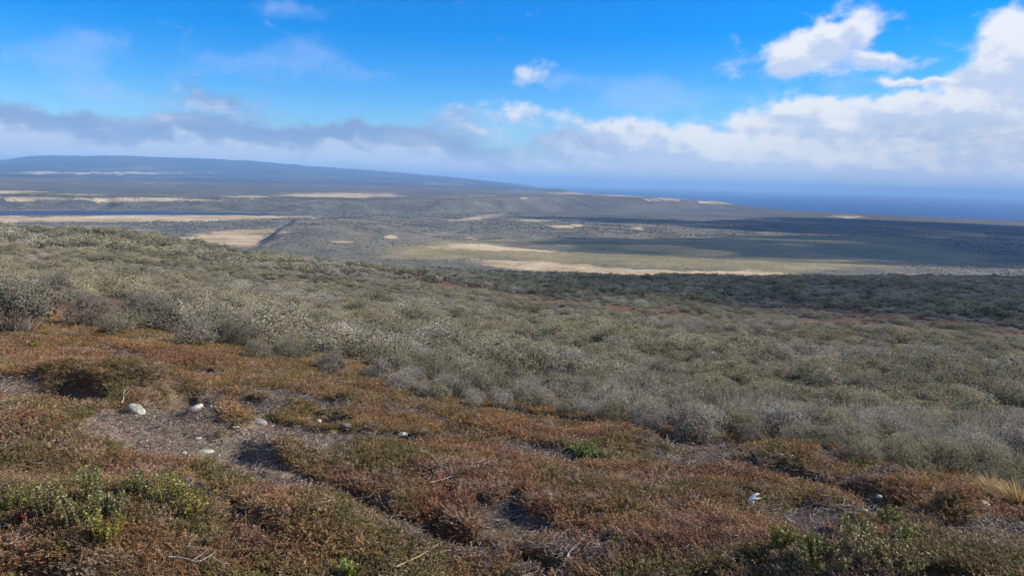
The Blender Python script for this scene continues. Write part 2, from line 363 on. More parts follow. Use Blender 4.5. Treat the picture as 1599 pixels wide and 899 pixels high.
# a gully notch in the bluff
gth = pxdir(166, 320)[0]; Pz = Pz - 24*np.exp(-((TH[:, None] - gth)/.009)**2 - ((s_ - 70)/120)**2)*bl
sea_m = sst(Rg, coast[:, None], coast[:, None]*1.045 + 20)
Pz = Pz*(1 - sea_m) - 140*sea_m
kp = sst(Rg, 770, 960); TAB = TAB*(1 - kp) + Pz*kp
TAB += (fbm(X/26, Y/26, 55, 4) - .5)*3.4*sst(Rg, 30, 120)*(1 - sst(Rg, 200, 420)*.6)

def smooth_z(x, y):
    th = np.arctan2(x, y); r = np.maximum(np.hypot(x, y), RR[0])
    i = np.clip(np.searchsorted(TH, th) - 1, 0, len(TH) - 2); fi = np.clip((th - TH[i])/(TH[i + 1] - TH[i]), 0, 1)
    l = np.log(r); j = np.clip(np.searchsorted(lr, l) - 1, 0, NR - 2); fj = np.clip((l - lr[j])/(lr[j + 1] - lr[j]), 0, 1)
    return (TAB[i, j]*(1 - fj) + TAB[i, j + 1]*fj)*(1 - fi) + (TAB[i + 1, j]*(1 - fj) + TAB[i + 1, j + 1]*fj)*fi
RSEARCH = geom(1.2, 900, 1.003)
def ground(x, y):
    """where the line of sight through photo pixel x, y meets the hillside"""
    a, t = pxdir(x, y); z = smooth_z(RSEARCH*math.sin(a), RSEARCH*math.cos(a)); k = np.argmax(z >= CAMZ + RSEARCH*t)
    return np.array([RSEARCH[k]*math.sin(a), RSEARCH[k]*math.cos(a)])
class Spot:
    """an oval on the ground, given by its outline in the photograph"""
    def __init__(s, x, y, rx, ry, tilt=0, depth=0, k=2, grow=1.):
        rx, ry = rx*grow, ry*grow; s.c = ground(x, y); s.e1 = (ground(x + rx*math.cos(tilt), y + rx*math.sin(tilt)) - ground(x - rx*math.cos(tilt), y - rx*math.sin(tilt)))/2
        s.e2 = (ground(x - ry*math.sin(tilt), y - ry*math.cos(tilt)) - ground(x + ry*math.sin(tilt), y + ry*math.cos(tilt)))/2
        s.inv = np.linalg.inv(np.stack([s.e1, s.e2], 1)); s.depth = depth; s.k = k
    def __call__(s, x, y):
        dx = x - s.c[0]; dy = y - s.c[1]; u = s.inv[0, 0]*dx + s.inv[0, 1]*dy; v = s.inv[1, 0]*dx + s.inv[1, 1]*dy
        return np.exp(-np.minimum((u*u + v*v), 30)**s.k*.7)
# hollows with a steep far wall, and low cushions (x, y, half width, half height, tilt, depth in m)
HOLLOWS = [Spot(*q) for q in ((75, 597, 62, 13, .0, .24), (130, 600, 40, 12, .2, .14), (292, 618, 38, 15, .1, .2), (545, 760, 62, 20, .25, .17), (600, 785, 60, 18, .45, .12), (690, 815, 55, 22, .3, .13), (728, 640, 42, 10, -.12, .18),
          (1225, 722, 50, 7, .1, .1), (1310, 740, 55, 8, .12, .12), (1385, 765, 50, 9, .1, .08), (375, 700, 26, 9, .1, .03), (495, 640, 40, 9, .1, .08), (300, 560, 60, 7, .1, .08), (330, 745, 40, 14, .5, .08),
          (1395, 828, 28, 8, 0, .06), (1105, 700, 50, 8, .15, .07), (930, 820, 45, 10, .4, .05), (1490, 800, 30, 6, 0, .05), (40, 860, 90, 18, 0, .08), (420, 880, 50, 14, .4, .05), (580, 610, 55, 6, .2, .07), (130, 530, 40, 6, .1, .06))]
MOUNDS = [Spot(*q) for q in ((70, 660, 110, 34, .0, .12), (150, 585, 90, 12, .1, .14), (430, 690, 42, 14, .1, .09), (560, 620, 45, 14, .1, .1), (640, 705, 130, 22, .1, .08), (770, 660, 60, 13, .1, .12), (1497, 781, 26, 9, 0, .12), (860, 760, 120, 30, .1, .06),
          (1250, 705, 70, 9, .1, .09), (1400, 745, 70, 9, .15, .09), (450, 790, 120, 30, .15, .08), (240, 590, 70, 14, .2, .1), (330, 640, 55, 11, .1, .1), (980, 680, 80, 9, .1, .07), (450, 620, 50, 12, .1, .08), (200, 780, 130, 40, 0, .1), (1300, 860, 100, 30, 0, .03))]
GRAVEL = [Spot(*q, grow=1.12) for q in ((590, 668, 60, 7, .1), (520, 640, 40, 6, .1), (430, 740, 60, 10, .3), (250, 690, 60, 14, .1), (110, 625, 60, 10, .2), (400, 705, 60, 14, .25), (230, 655, 85, 26, .0), (330, 670, 110, 26, .1), (450, 668, 95, 20, .1), (350, 700, 50, 16, .2), (300, 635, 40, 10, 0), (560, 672, 40, 5, .1), (190, 640, 45, 14, 0))]
LITTER = [Spot(*q, grow=1.35) for q in ((440, 725, 70, 16, .2), (500, 750, 55, 12, .35), (610, 790, 75, 12, .4), (700, 825, 60, 14, .25), (20, 585, 40, 8, 0), (650, 632, 35, 8, .1), (850, 690, 60, 8, .1), (1060, 700, 75, 9, .15), (1290, 785, 70, 16, .1), (1270, 815, 40, 10, .2), (850, 868, 40, 12, .2),
          (900, 830, 45, 12, .5), (330, 770, 70, 14, .5), (1160, 755, 40, 9, .1), (1380, 780, 70, 8, .1), (1550, 805, 70, 10, .1), (1490, 880, 60, 12, .1), (180, 545, 50, 6, .1), (1180, 720, 40, 5, .1), (470, 615, 60, 8, .1), (640, 690, 45, 5, .1), (300, 565, 60, 6, .1), (120, 895, 90, 14, 0))]
def masks(x, y):
    n1 = fbm(x*2.3, y*2.3, 101, 4); n2 = fbm(x*.8, y*.8, 131, 3)
    gv = np.maximum.reduce([q(x, y) for q in GRAVEL]); lt = np.maximum.reduce([q(x, y) for q in LITTER]); ho = np.maximum.reduce([q(x, y)*min(1., q.depth/.12) for q in HOLLOWS])
    gv = sst(gv + (n1 - .5)*1.7, .36, .58); lt = sst(lt*.9 + (n1 - .5)*1.4, .42, .72)
    lt = np.maximum(lt, sst((n1 - .5)*1.5 + (n2 - .5)*.9, .27, .46))
    bare = np.maximum(np.maximum(gv, lt), sst(ho + (n1 - .5)*.5, .45, .75))
    return gv, bare
def micro(x, y, bare=None):
    if bare is None: bare = masks(x, y)[1]
    r = np.hypot(x, y); k = 1 - sst(r, 20, 45)
    z = -.05 - .05*bare + .12*(fbm(x*1.2, y*1.2, 41, 4) - .5) + .06*(fbm(x*3.2, y*3.2, 43, 3) - .5)*(1 - bare*.7)
    for q in MOUNDS: z = z + q.depth*q(x, y)
    for q in HOLLOWS: z = z - q.depth*q(x, y)
    return z*k*sst(r, .6, 2.2)
def land(x, y): return smooth_z(x, y) + micro(x, y)

CLEAR = [(ground(x, y), hw) for x, y, hw in ((1178, 786, 9), (1535, 791, 11), (1373, 779, 7), (1362, 778, 7), (1350, 799, 8), (1331, 788, 7), (628, 682, 12), (541, 669, 13), (497, 663, 9), (890, 872, 12), (855, 880, 14), (832, 892, 10), (300, 886, 30), (372, 815, 9), (345, 888, 14), (912, 714, 24), (938, 716, 18), (1310, 798, 30))]
def cleared(x, y):
    m_ = np.zeros(len(x), bool)
    for c, hw in CLEAR:
        d = np.hypot(*c); u = c/d; w_ = hw*d/F*1.08; al = (x - c[0])*u[0] + (y - c[1])*u[1]; la = (x - c[0])*u[1] - (y - c[1])*u[0]
        m_ |= (np.abs(la) < w_) & (al < w_*.6) & (al > -w_*.5 - .20)
    return m_
# ------------------------------------------------------------------ terrain sheets
near = Rg < 60
Zg = TAB.copy(); GV = np.zeros_like(Zg); BR = np.zeros_like(Zg)
gx, gy = X[near], Y[near]; gv, br = masks(gx, gy); GV[near] = gv; BR[near] = br; Zg[near] += micro(gx, gy, br)
PX, PY, DEPTH = toPx(np.stack([X, Y, Zg], -1)); INF = DEPTH > 0
def inpoly(px, py, poly):
    r = np.zeros(px.shape, bool); n = len(poly)
    for i in range(n):
        (x1, y1), (x2, y2) = poly[i], poly[(i + 1) % n]
        if y1 == y2: continue
        c = ((y1 > py) != (y2 > py)) & (px < (x2 - x1)*(py - y1)/(y2 - y1) + x1); r ^= c
    return r
jx = PX + 60*(fbm(X/90, Y/90, 61, 5) - .5); jy = PY + 7*(fbm(X/60, Y/60, 67, 5) - .5)
MEADOWS = [  # straw meadows on the plain
    [(278, 374), (310, 363), (350, 360), (452, 355), (420, 367), (404, 371), (424, 377), (416, 389), (380, 388), (300, 379)],
    [(-80, 338), (70, 337), (250, 335.5), (390, 336), (520, 338), (420, 342), (300, 345.5), (100, 347), (-80, 347)],
    [(720, 406), (800, 406.5), (850, 409), (900, 413), (980, 419), (1060, 422), (1240, 424.5), (1240, 430), (1000, 430), (900, 428), (800, 423), (760, 415)],
    [(640, 387), (720, 380), (800, 377.5), (880, 382), (912, 386), (860, 393), (760, 391), (700, 387)],
    [(690, 346), (740, 338), (792, 332), (772, 343), (730, 345)], [(508, 375), (526, 374), (556, 378), (545, 379.5), (515, 378)], [(582, 370), (600, 367), (630, 370), (620, 372.5), (590, 372)],
    [(655, 369), (700, 362), (726, 358), (722, 361), (690, 367), (664, 372)], [(730, 370), (752, 369), (752, 372), (732, 372.5)], [(840, 369), (850, 369), (854, 374), (846, 374)], [(855, 352), (900, 351), (918, 353.5), (866, 357), (858, 354)],
    [(993, 354), (1012, 355), (1015, 358), (995, 357)], [(1105, 353), (1116, 358), (1108, 359)], [(1190, 361), (1206, 362), (1206, 364.5), (1192, 364)], [(1265, 352), (1290, 353), (1284, 355.5), (1264, 355)],
    [(1300, 336), (1336, 337), (1334, 341), (1300, 339)], [(1180, 341), (1240, 344), (1180, 344)], [(548, 360), (556, 360), (562, 370), (556, 370)], [(800, 343), (900, 341), (940, 339), (900, 344), (830, 347)], [(200, 362), (240, 352), (226, 351), (205, 357)]]
OLIVE = [[(600, 402), (700, 404), (780, 405), (900, 412), (1100, 420), (1240, 425), (1450, 412), (1560, 405), (1420, 372), (1200, 366), (1060, 371), (900, 376), (780, 374), (680, 378), (620, 388)]]
grass = np.zeros_like(Zg); olive = np.zeros_like(Zg); pl = (Rg > 500) & INF
def softpoly(px, py, polys):
    t = np.zeros(px.shape)
    for q in polys:
        a = np.zeros(px.shape); hgt = min(2.6, .13*(max(p_[1] for p_ in q) - min(p_[1] for p_ in q)) + .1)
        for k in range(9): a += inpoly(px + (k % 3 - 1)*9*hgt, py + (k//3 - 1)*hgt, q)
        t = np.maximum(t, a/9)
    return t
grass[pl] = softpoly(jx[pl], jy[pl], MEADOWS); olive[pl] = softpoly(jx[pl], jy[pl], OLIVE)
PLAT = [(-60, 297, 70, 303, 1), (-60, 306, 120, 314, 1), (40, 307.5, 350, 315.5, 1), (360, 304, 420, 313, .9), (420, 300, 650, 309, .9), (650, 304, 690, 308, .6), (640, 284, 730, 290, .55), (730, 287, 770, 290.5, .4), (-60, 267, 390, 273, .75), (180, 276, 270, 279, .6), (210, 285, 300, 288, .6),
        (720, 304, 760, 307.5, .8), (780, 307, 830, 312, .6), (800, 292, 860, 303, .5), (850, 299, 960, 304.5, .8), (930, 302.5, 1020, 309, .8), (1000, 307, 1080, 314.5, .8), (1060, 312, 1150, 323, .8), (110, 275, 140, 280, .6), (-60, 290, 50, 293, .5), (40, 302.5, 200, 305, .7), (400, 272, 520, 277, .45)]
for x0, y0, x1, y1, a in PLAT:
    q = pl & (bl > .7); e = np.hypot((jx[q] + (jx[q] - PX[q]) - (x0 + x1)/2)/((x1 - x0)/2), (PY[q] + (jy[q] - PY[q])*.7 - (y0 + y1)/2)/((y1 - y0)/2))
    grass[q] = np.maximum(grass[q], a*(1 - sst(e, .45, 1.3)))
grass *= (1 - sea_m)
# red brown heath strips among the shrubs, and shrub cover in the photograph
RED = [((545, 420), (640, 436), (760, 456), (900, 474), (1060, 490)), ((1180, 470), (1330, 490), (1599, 520)), ((1240, 500), (1420, 512), (1599, 530)), ((1360, 540), (1599, 556)), ((60, 508), (180, 490), (300, 500)), ((-40, 500), (60, 505), (160, 515)), ((70, 480), (180, 474), (300, 482))]
REDW = [6, 7, 7, 6, 17, 20, 8]
def redmask(px, py, x, y):
    m_ = np.zeros(px.shape)
    for pts, wd in zip(RED, REDW):
        pts = np.array(pts, float); yy = np.interp(px, pts[:, 0], pts[:, 1]); end = sst(px, pts[0, 0] - 60, pts[0, 0] + 40)*(1 - sst(px, pts[-1, 0] - 20, pts[-1, 0] + 40) if pts[-1, 0] < 1599 else 1)
        m_ = np.maximum(m_, np.exp(-((py - yy)/wd)**2)*end)
    n = fbm(x/5, y/5, 201, 5, .6)
    return sst(m_*1.0 + (n - .5)*1.9, .26, .6)
RD = np.zeros_like(Zg); hs_ = (Rg > 8) & (Rg < 500) & INF; RD[hs_] = redmask(PX[hs_], PY[hs_], X[hs_], Y[hs_])

V = np.stack([X, Y, Zg], -1)
def sheet(name, j0, j1, mat, centre=False):
    v = V[:, j0:j1 + 1]; m_, n = v.shape[:2]; idx = np.arange(m_*n).reshape(m_, n)
    q = np.stack([idx[:-1, :-1], idx[:-1, 1:], idx[1:, 1:], idx[1:, :-1]], -1).reshape(-1, 4)[:, ::-1]
    q2 = np.stack([idx[-1, :-1], idx[-1, 1:], idx[0, 1:], idx[0, :-1]], -1)[:, ::-1] if False else None
    vv = v.reshape(-1, 3); faces = [q]
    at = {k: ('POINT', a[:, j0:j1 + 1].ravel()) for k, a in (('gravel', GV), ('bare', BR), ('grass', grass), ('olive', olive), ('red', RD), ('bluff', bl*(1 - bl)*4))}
    if centre:
        vv = np.concatenate([vv, [[0, 0, .02]]]); c = len(vv) - 1
        faces.append(np.stack([np.full(m_ - 1, c), idx[1:, 0], idx[:-1, 0]], -1))
        at = {k: (d, np.append(a, a[0])) for k, (d, a) in at.items()}
    me = mesh(name, vv, faces, mat, at, True); o = link(name, me); tag(o, kind='structure'); return o
def pos(N): return N.n('ShaderNodeNewGeometry').outputs['Position']

M_hill, N = material('heath_soil'); p = pos(N)
soil = N.mix(N.ss(N.noise(p, 60, 5, .7), .35, .7), rgb(.060, .037, .022), rgb(.19, .115, .062))
soil = N.mix(N.ss(N.noise(p, 4, 4), .4, .65), soil, rgb(.085, .066, .032))
lit = N.mix(N.ss(N.noise(p, 110, 5, .7), .4, .68), rgb(.065, .047, .035), rgb(.28, .22, .165))
soil = N.mix(N.m('MULTIPLY', N.attr('bare'), .85), soil, lit)
vo = N.n('ShaderNodeTexVoronoi'); N.put(vo.inputs['Vector'], p); vo.inputs['Scale'].default_value = 95
sep = N.n('ShaderNodeSeparateColor'); N.put(sep.inputs[0], vo.outputs['Color'])
grv = N.mix(sep.outputs[0], rgb(.075, .053, .038), rgb(.30, .225, .16))
soil = N.mix(N.attr('gravel'), soil, grv)
ln = N.v('LENGTH', p); farm = N.ss(ln, 14, 40)
scrubfloor = N.mix(N.ss(N.noise(p, .8, 5, .65), .35, .65), rgb(.055, .055, .038), rgb(.14, .13, .105))
soil = N.mix(farm, soil, scrubfloor)
redc = N.mix(N.ss(N.noise(p, 2.2, 5, .65), .35, .65), rgb(.075, .045, .029), rgb(.18, .105, .06))
soil = N.mix(N.attr('red'), soil, redc)
hgt = N.m('ADD', N.m('MULTIPLY', N.noise(p, 70, 5, .7), .6), N.m('MULTIPLY', vo.outputs[0], N.m('MULTIPLY', N.attr('gravel'), -.8)))
surface(N, soil, .95, .1, bump(N, hgt, .8, .02))

M_plain, N = material('steppe'); p = pos(N)
n1 = N.noise(p, .012, 6, .62); n2 = N.noise(p, .0042, 5, .6); n3 = N.noise(p, .09, 5, .7)
scrub = N.mix(N.ss(n1, .36, .64), rgb(.085, .082, .062), rgb(.165, .148, .105))
scrub = N.mix(N.ss(n3, .38, .66, 0, .6), scrub, rgb(.20, .175, .12))
scrub = N.mix(N.ss(n2, .55, .72, 0, .6), scrub, rgb(.24, .20, .135))
ol = N.mix(N.ss(n1, .3, .7), rgb(.19, .165, .072), rgb(.31, .255, .115))
scrub = N.mix(N.m('MULTIPLY', N.attr('olive'), .9), scrub, ol)
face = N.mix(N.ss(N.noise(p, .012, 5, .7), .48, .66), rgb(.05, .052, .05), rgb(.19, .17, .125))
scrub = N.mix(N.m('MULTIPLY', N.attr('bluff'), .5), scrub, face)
fl = N.ss(N.noise(N.v('MULTIPLY', p, (.6, 1.25, 1)), .020, 7, .72), .53, .64); scrub = N.mix(N.m('MULTIPLY', N.m('MULTIPLY', fl, N.ss(N.noise(p, .0025, 4, .6), .38, .56)), .8), scrub, rgb(.30, .235, .14))
gr = N.mix(N.ss(N.noise(p, .008, 5, .65), .3, .7), rgb(.34, .225, .11), rgb(.61, .48, .295))
gm = N.ss(N.m('ADD', N.attr('grass'), N.m('MULTIPLY', N.m('SUBTRACT', N.noise(p, .017, 7, .75), .5), 2.3)), .28, .9)
gm = N.m('MULTIPLY', gm, N.ss(N.noise(p, .06, 5, .75), .25, .5, .55, 1.))
scrub = N.mix(gm, scrub, gr)
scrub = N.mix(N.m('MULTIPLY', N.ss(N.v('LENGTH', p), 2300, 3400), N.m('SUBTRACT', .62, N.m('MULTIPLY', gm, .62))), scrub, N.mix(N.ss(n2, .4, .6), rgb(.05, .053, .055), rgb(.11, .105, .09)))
surface(N, scrub, .95, .1, bump(N, N.m('ADD', N.noise(p, .11, 4, .7), N.noise(p, .03, 4, .6)), .9, 3.0))

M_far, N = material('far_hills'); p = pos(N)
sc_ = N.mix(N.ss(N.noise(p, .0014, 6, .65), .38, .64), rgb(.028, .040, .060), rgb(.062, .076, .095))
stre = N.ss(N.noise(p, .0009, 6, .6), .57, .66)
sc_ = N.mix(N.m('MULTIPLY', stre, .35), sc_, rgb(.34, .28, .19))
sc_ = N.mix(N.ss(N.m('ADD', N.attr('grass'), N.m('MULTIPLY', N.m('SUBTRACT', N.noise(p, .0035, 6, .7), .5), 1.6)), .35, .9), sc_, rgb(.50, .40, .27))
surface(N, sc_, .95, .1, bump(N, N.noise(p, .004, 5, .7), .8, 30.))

j1 = int(np.searchsorted(RR, 560)); j2 = int(np.searchsorted(RR, 6400))
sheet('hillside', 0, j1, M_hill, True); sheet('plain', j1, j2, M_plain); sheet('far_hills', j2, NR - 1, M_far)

def disc(name, z, r, mat, rings=(0, 500, 1500, 3000, 6000, 12000, 25000, 60000)):
    th = np.linspace(0, 2*math.pi, 97)[:-1]; rr = [q for q in rings if q < r] + [r]; vs = [[0, 0, z]]; fs3 = []; fs4 = []
    for k, q in enumerate(rr[1:]):
        vs += [[q*math.sin(a), q*math.cos(a), z] for a in th]
        for i in range(96):
            i2 = (i + 1) % 96
            if k == 0: fs3.append([0, 1 + i2, 1 + i])
            else: fs4.append([1 + (k - 1)*96 + i, 1 + (k - 1)*96 + i2, 1 + k*96 + i2, 1 + k*96 + i])
    return mesh(name, vs, [np.array(fs4), np.array(fs3)], mat)
def water(name, c1, c2, rough, bs, scale):
    m_, N = material(name); p = pos(N)
    col = N.mix(N.ss(N.noise(N.v('MULTIPLY', p, (1, 3, 1)), scale*.12, 5, .6), .35, .65), rgb(*c1), rgb(*c2))
    surface(N, col, rough, .35, bump(N, N.noise(N.v('MULTIPLY', p, (1, 2, 1)), scale, 5, .65), bs, 4.)); return m_
M_sea = water('sea_water', (.009, .055, .165), (.025, .10, .23), .55, .9, .02)
M_lake = water('lake_water', (.018, .03, .075), (.03, .045, .10), .5, .6, .05)
tag(link('sea', disc('sea', -127., 60000, M_sea)), kind='structure')
lc = onplain(150, 332, -121.); lk = disc('lake', -121.6, 2, M_lake, (0, 1))
a0, a1 = pxdir(-900, 332)[0], pxdir(548, 332)[0]
ths = np.linspace(max(a0, -1.5), a1, 70); ln_, lf_ = np.interp(ths, TH, lake_near), np.interp(ths, TH, lake_far)
lv = np.concatenate([np.stack([(ln_ - 25)*np.sin(ths), (ln_ - 25)*np.cos(ths), 0*ths - 122.6], -1), np.stack([(lf_ + 15)*np.sin(ths), (lf_ + 15)*np.cos(ths), 0*ths - 122.6], -1)])
i = np.arange(69); tag(link('lake', mesh('lake', lv, np.stack([i, i + 1, i + 71, i + 70], -1)[:, ::-1], M_lake)), kind='structure')
bpy.data.meshes.remove(lk)

# the cloud whose shadow lies on the right of the plain: it hangs to the right, towards the sun
M_cloud, N = material('cloud_vapour'); pv = N.n('ShaderNodeVolumePrincipled'); pv.inputs['Density'].default_value = .0085; pv.inputs['Color'].default_value = rgb(.97, .98, 1)
N.put(N.n('ShaderNodeOutputMaterial').inputs['Volume'], pv.outputs[0])
def cloud_mesh(lobes):
    vs, fs, n0 = [], [], 0; nu, nv_ = 28, 16
    for (cx, cy, cz, rx, ry, rz_) in lobes:
        u, v_ = np.meshgrid(np.linspace(0, 2*math.pi, nu + 1)[:-1], np.linspace(.02, math.pi - .02, nv_), indexing='ij')
        d = np.stack([np.cos(u)*np.sin(v_), np.sin(u)*np.sin(v_), np.cos(v_)], -1)
        k = .72 + .6*fbm(d[..., 0]*2.2 + cx/100 + d[..., 2], d[..., 1]*2.2 + cy/100 - d[..., 2], 5, 4)
        q = d*np.array([rx, ry, rz_])*k[..., None]; q[..., 2] = np.where(q[..., 2] < 0, q[..., 2]*.4, q[..., 2])
        vs.append((q + np.array([cx, cy, cz])).reshape(-1, 3)); idx = np.arange(nu*nv_).reshape(nu, nv_) + n0; nx = np.roll(idx, -1, 0)
        fs.append(np.stack([idx[:, :-1], idx[:, 1:], nx[:, 1:], nx[:, :-1]], -1).reshape(-1, 4)); n0 += nu*nv_
    caps = []
    return np.concatenate(vs), np.concatenate(fs)
ALT = 950.
lobes = []
for x, y, z, rx, ry, rz_ in ((1000, 390, -120, 150, 110, 90), (1150, 388, -120, 360, 220, 170), (1330, 390, -120, 460, 300, 190), (1290, 356, -120, 400, 420, 190), (1500, 358, -120, 700, 700, 240), (1560, 390, -120, 520, 420, 230), (1000, 341, -112, 420, 180, 130), (1680, 386, -120, 420, 420, 230), (1620, 400, -120, 330, 260, 170), (1400, 440, -40, 150, 190, 110), (1570, 470, -30, 90, 140, 90)):
    c = onplain(x, y, z); t = (ALT - z)/SUNV[2]; lobes.append((c[0] + SUNV[0]*t, c[1] + SUNV[1]*t, ALT, rx, ry, rz_))
cv, cf = cloud_mesh(lobes)
tag(link('clouds', mesh('clouds', cv, cf, M_cloud, smooth=True)), kind='stuff')

# ------------------------------------------------------------------ heath: low sprigs over the foreground
def sprig(nst, h, spread, lean=.5, leaf=.011):
    s = Soup()
    for k in range(nst):
        a = rng.uniform(0, 2*math.pi); b = np.array([math.cos(a), math.sin(a), 0])*spread*rng.uniform(0, 1)**.6
        d = unit(np.array([math.cos(a)*lean*rng.uniform(.2, 1.4), math.sin(a)*lean*rng.uniform(.2, 1.4), 1.])); hh = h*rng.uniform(.6, 1.25); nl = 22
        t = np.linspace(.12, 1, nl); P = b + d*hh*t[:, None] + np.array([math.cos(a), math.sin(a), 0])*(t*t)[:, None]*hh*.25*lean
        ph = np.arange(nl)*2.4; D = np.stack([np.cos(ph), np.sin(ph), .75 + 0*ph], -1) + .25*rng.normal(size=(nl, 3))
        s.leaves(P, D, leaf*rng.uniform(.8, 1.25, nl), leaf*.42, rng.uniform(.62, 1.3)*(.55 + .6*t)*rng.uniform(.75, 1.3, nl))
    return s.build('sprig', M_heath)
SPRIGS = [sprig(6, .05, .045), sprig(7, .06, .05, .8), sprig(6, .042, .05, .9), sprig(8, .055, .055, .6), sprig(5, .075, .035, .45), sprig(6, .045, .05, 1.2, .013)]
s = Soup()   # dry blades
P = rng.normal(size=(9, 3))*.012; P[:, 2] = 0; s.blades(P, np.stack([rng.normal(size=9)*.5, rng.normal(size=9)*.5, np.ones(9)], -1), rng.uniform(.06, .14, 9), .0028, rng.uniform(.8, 1.3, 9))
SPRIGS.append(s.build('blades', M_heath))
s = Soup()   # broad leaved sprig
for k in range(5):
    a = rng.uniform(0, 6.28); d = unit(np.array([math.cos(a)*.5, math.sin(a)*.5, 1])); t = np.linspace(.2, 1, 12); Pp = d*.075*t[:, None] + np.array([math.cos(a), math.sin(a), 0])*.02
    s.leaves(Pp, rng.normal(size=(12, 3)) + np.array([0, 0, .6]), .018, .011, rng.uniform(.7, 1.3, 12))
SPRIGS.append(s.build('broad_sprig', M_heath))

def polar_pts(n, r0, r1, a0, a1, p=1.):
    """n points over a fan; p = 2 even per area, p = 0 even per log distance"""
    u = rng.uniform(0, 1, n); a = rng.uniform(a0, a1, n)
    r = np.exp(math.log(r0) + u*math.log(r1/r0)) if p == 0 else (r0**p + u*(r1**p - r0**p))**(1/p)
    return r*np.sin(a), r*np.cos(a), r, a
A0, A1 = math.radians(-43), math.radians(45)
def rot_n(n, tilt=.3): return np.stack([rng.normal(size=n)*tilt, rng.normal(size=n)*tilt, rng.uniform(0, 6.283, n)], -1)
def pick_mix(ws, n): ws = np.array(ws, float); return rng.choice(len(ws), n, p=ws/ws.sum())
def heath_tint(x, y):
    a = fbm(x*1.1, y*1.1, 301, 4); b = fbm(x*1.9 + 9, y*1.9, 311, 4); c = fbm(x*4.5, y*4.5, 321, 3); n = len(x)
    a = a + rng.normal(size=n)*.05; b = b + rng.normal(size=n)*.05; c = c + rng.normal(size=n)*.06
    col = np.tile(np.array([[.175, .086, .038]]), (n, 1))
    def blend(c2, f): return col*(1 - f[:, None]) + np.array(c2)*f[:, None]
    col = blend((.120, .104, .032), sst(a, .44, .56)); col = blend((.130, .052, .036), sst(b, .49, .62)*.8)
    col = blend((.27, .165, .08), sst(c, .55, .68)*.7); col = blend((.062, .058, .022), sst(b, .46, .36)*.6); col = blend((.26, .18, .12), sst(c, .44, .32)*.65)
    e = sst(np.hypot(x, y)/np.interp(np.arctan2(x, y), TH, HEATH_EDGE), .5, .95); col = blend((.25, .145, .055), e*.5*sst(c, .35, .6))
    return col*1.5*rng.uniform(.62, 1.38, (n, 1))
def frame_ok(x, y, z, mx=120):
    px, py, d = toPx(np.stack([x, y, z], -1)); return (d > 0) & (px > -mx) & (px < 1599 + mx) & (py < 899 + 3*mx) & (py > -50), px, py
n0 = 450000
x, y, r, a = polar_pts(n0, 1.9, 21, A0 - .14, A1 + .2, .9)
edge = np.interp(a, TH, HEATH_EDGE)*(1.0 + .22*(fbm(x*.5, y*.5, 401, 3) - .5))
gv, br = masks(x, y); keep = (br < rng.uniform(.12, .6, n0)) & (r < edge*1.3 + .4) & ~cleared(x, y)
x, y, r = x[keep], y[keep], r[keep]; z = smooth_z(x, y) + micro(x, y, br[keep]); n = len(x)
sc = rng.uniform(.5, .95, n)*np.clip(.62 + .045*r, .78, 1.4)
tint = heath_tint(x, y); pk = pick_mix([5, 5, 5, 5, 3, 5, 2.2, .35], n)
tint[pk == 6] = np.array([.38, .26, .14])*rng.uniform(.7, 1.2, ((pk == 6).sum(), 1)); tint[pk == 7] = np.array([.12, .13, .035])*rng.uniform(.7, 1.3, ((pk == 7).sum(), 1))
scatter('heath_mat', np.stack([x, y, z - .008], -1), rot_n(n, .3), np.stack([sc*1.15, sc*1.15, sc*rng.uniform(.5, .9, n)], -1), pk, tint, SPRIGS)

# dead twig litter and pebbles on the bare ground
TW = []
for k in range(6):
    s = Soup()
    for q in range(4):
        L0 = rng.uniform(.03, .09); t = np.linspace(0, 1, 5)[:, None]; a = rng.uniform(0, 6.28); c = rng.uniform(-2.2, 2.2)
        ang = a + c*t[:, 0]; st = np.stack([np.cos(ang), np.sin(ang), rng.uniform(-.2, .35) + 0*ang], -1)*L0/4
        s.tube(np.cumsum(st, 0) + rng.normal(size=3)*np.array([.025, .025, .003]), .0022, .001, rng.uniform(.6, 1.3), 0)
    TW.append(s.build('twig_bits', M_litter))
n0 = 80000
TWIGMAT = [Spot(*q) for q in ((830, 855, 95, 34, 0), (790, 805, 60, 12, .1), (1290, 785, 70, 18, .1), (620, 790, 60, 14, .4), (690, 830, 70, 20, .2), (900, 830, 60, 14, .4), (330, 775, 60, 14, .4), (640, 632, 40, 8, .1), (20, 590, 40, 10, 0))]
x, y, r, a = polar_pts(n0, 1.9, 14, A0, A1, .8); gv, br = masks(x, y); edge = np.interp(a, TH, HEATH_EDGE)
tm = np.maximum.reduce([q(x, y) for q in TWIGMAT]); keep = (br*(1 - .75*gv) > rng.uniform(.15, .9, n0)) & (r < edge*1.1); keep |= tm*.9 > rng.uniform(0, 1, n0); keep |= (rng.uniform(0, 1, n0) < .035) & (r < edge)
x, y, br_ = x[keep], y[keep], br[keep]; z = smooth_z(x, y) + micro(x, y, br_) + .006 + .028*(br_ < .3); n = len(x); sc = rng.uniform(.6, 1.5, n)*np.clip(np.hypot(x, y)/5.5, .5, 1.)
tone = rng.uniform(0, 1, (n, 1))**2.2; tint = np.array([.07, .053, .043])*(1 - tone) + np.array([.36, .31, .265])*tone
scatter('twig_litter', np.stack([x, y, z], -1), rot_n(n, .2), np.stack([sc]*3, -1), pick_mix([1]*6, n), tint, TW)
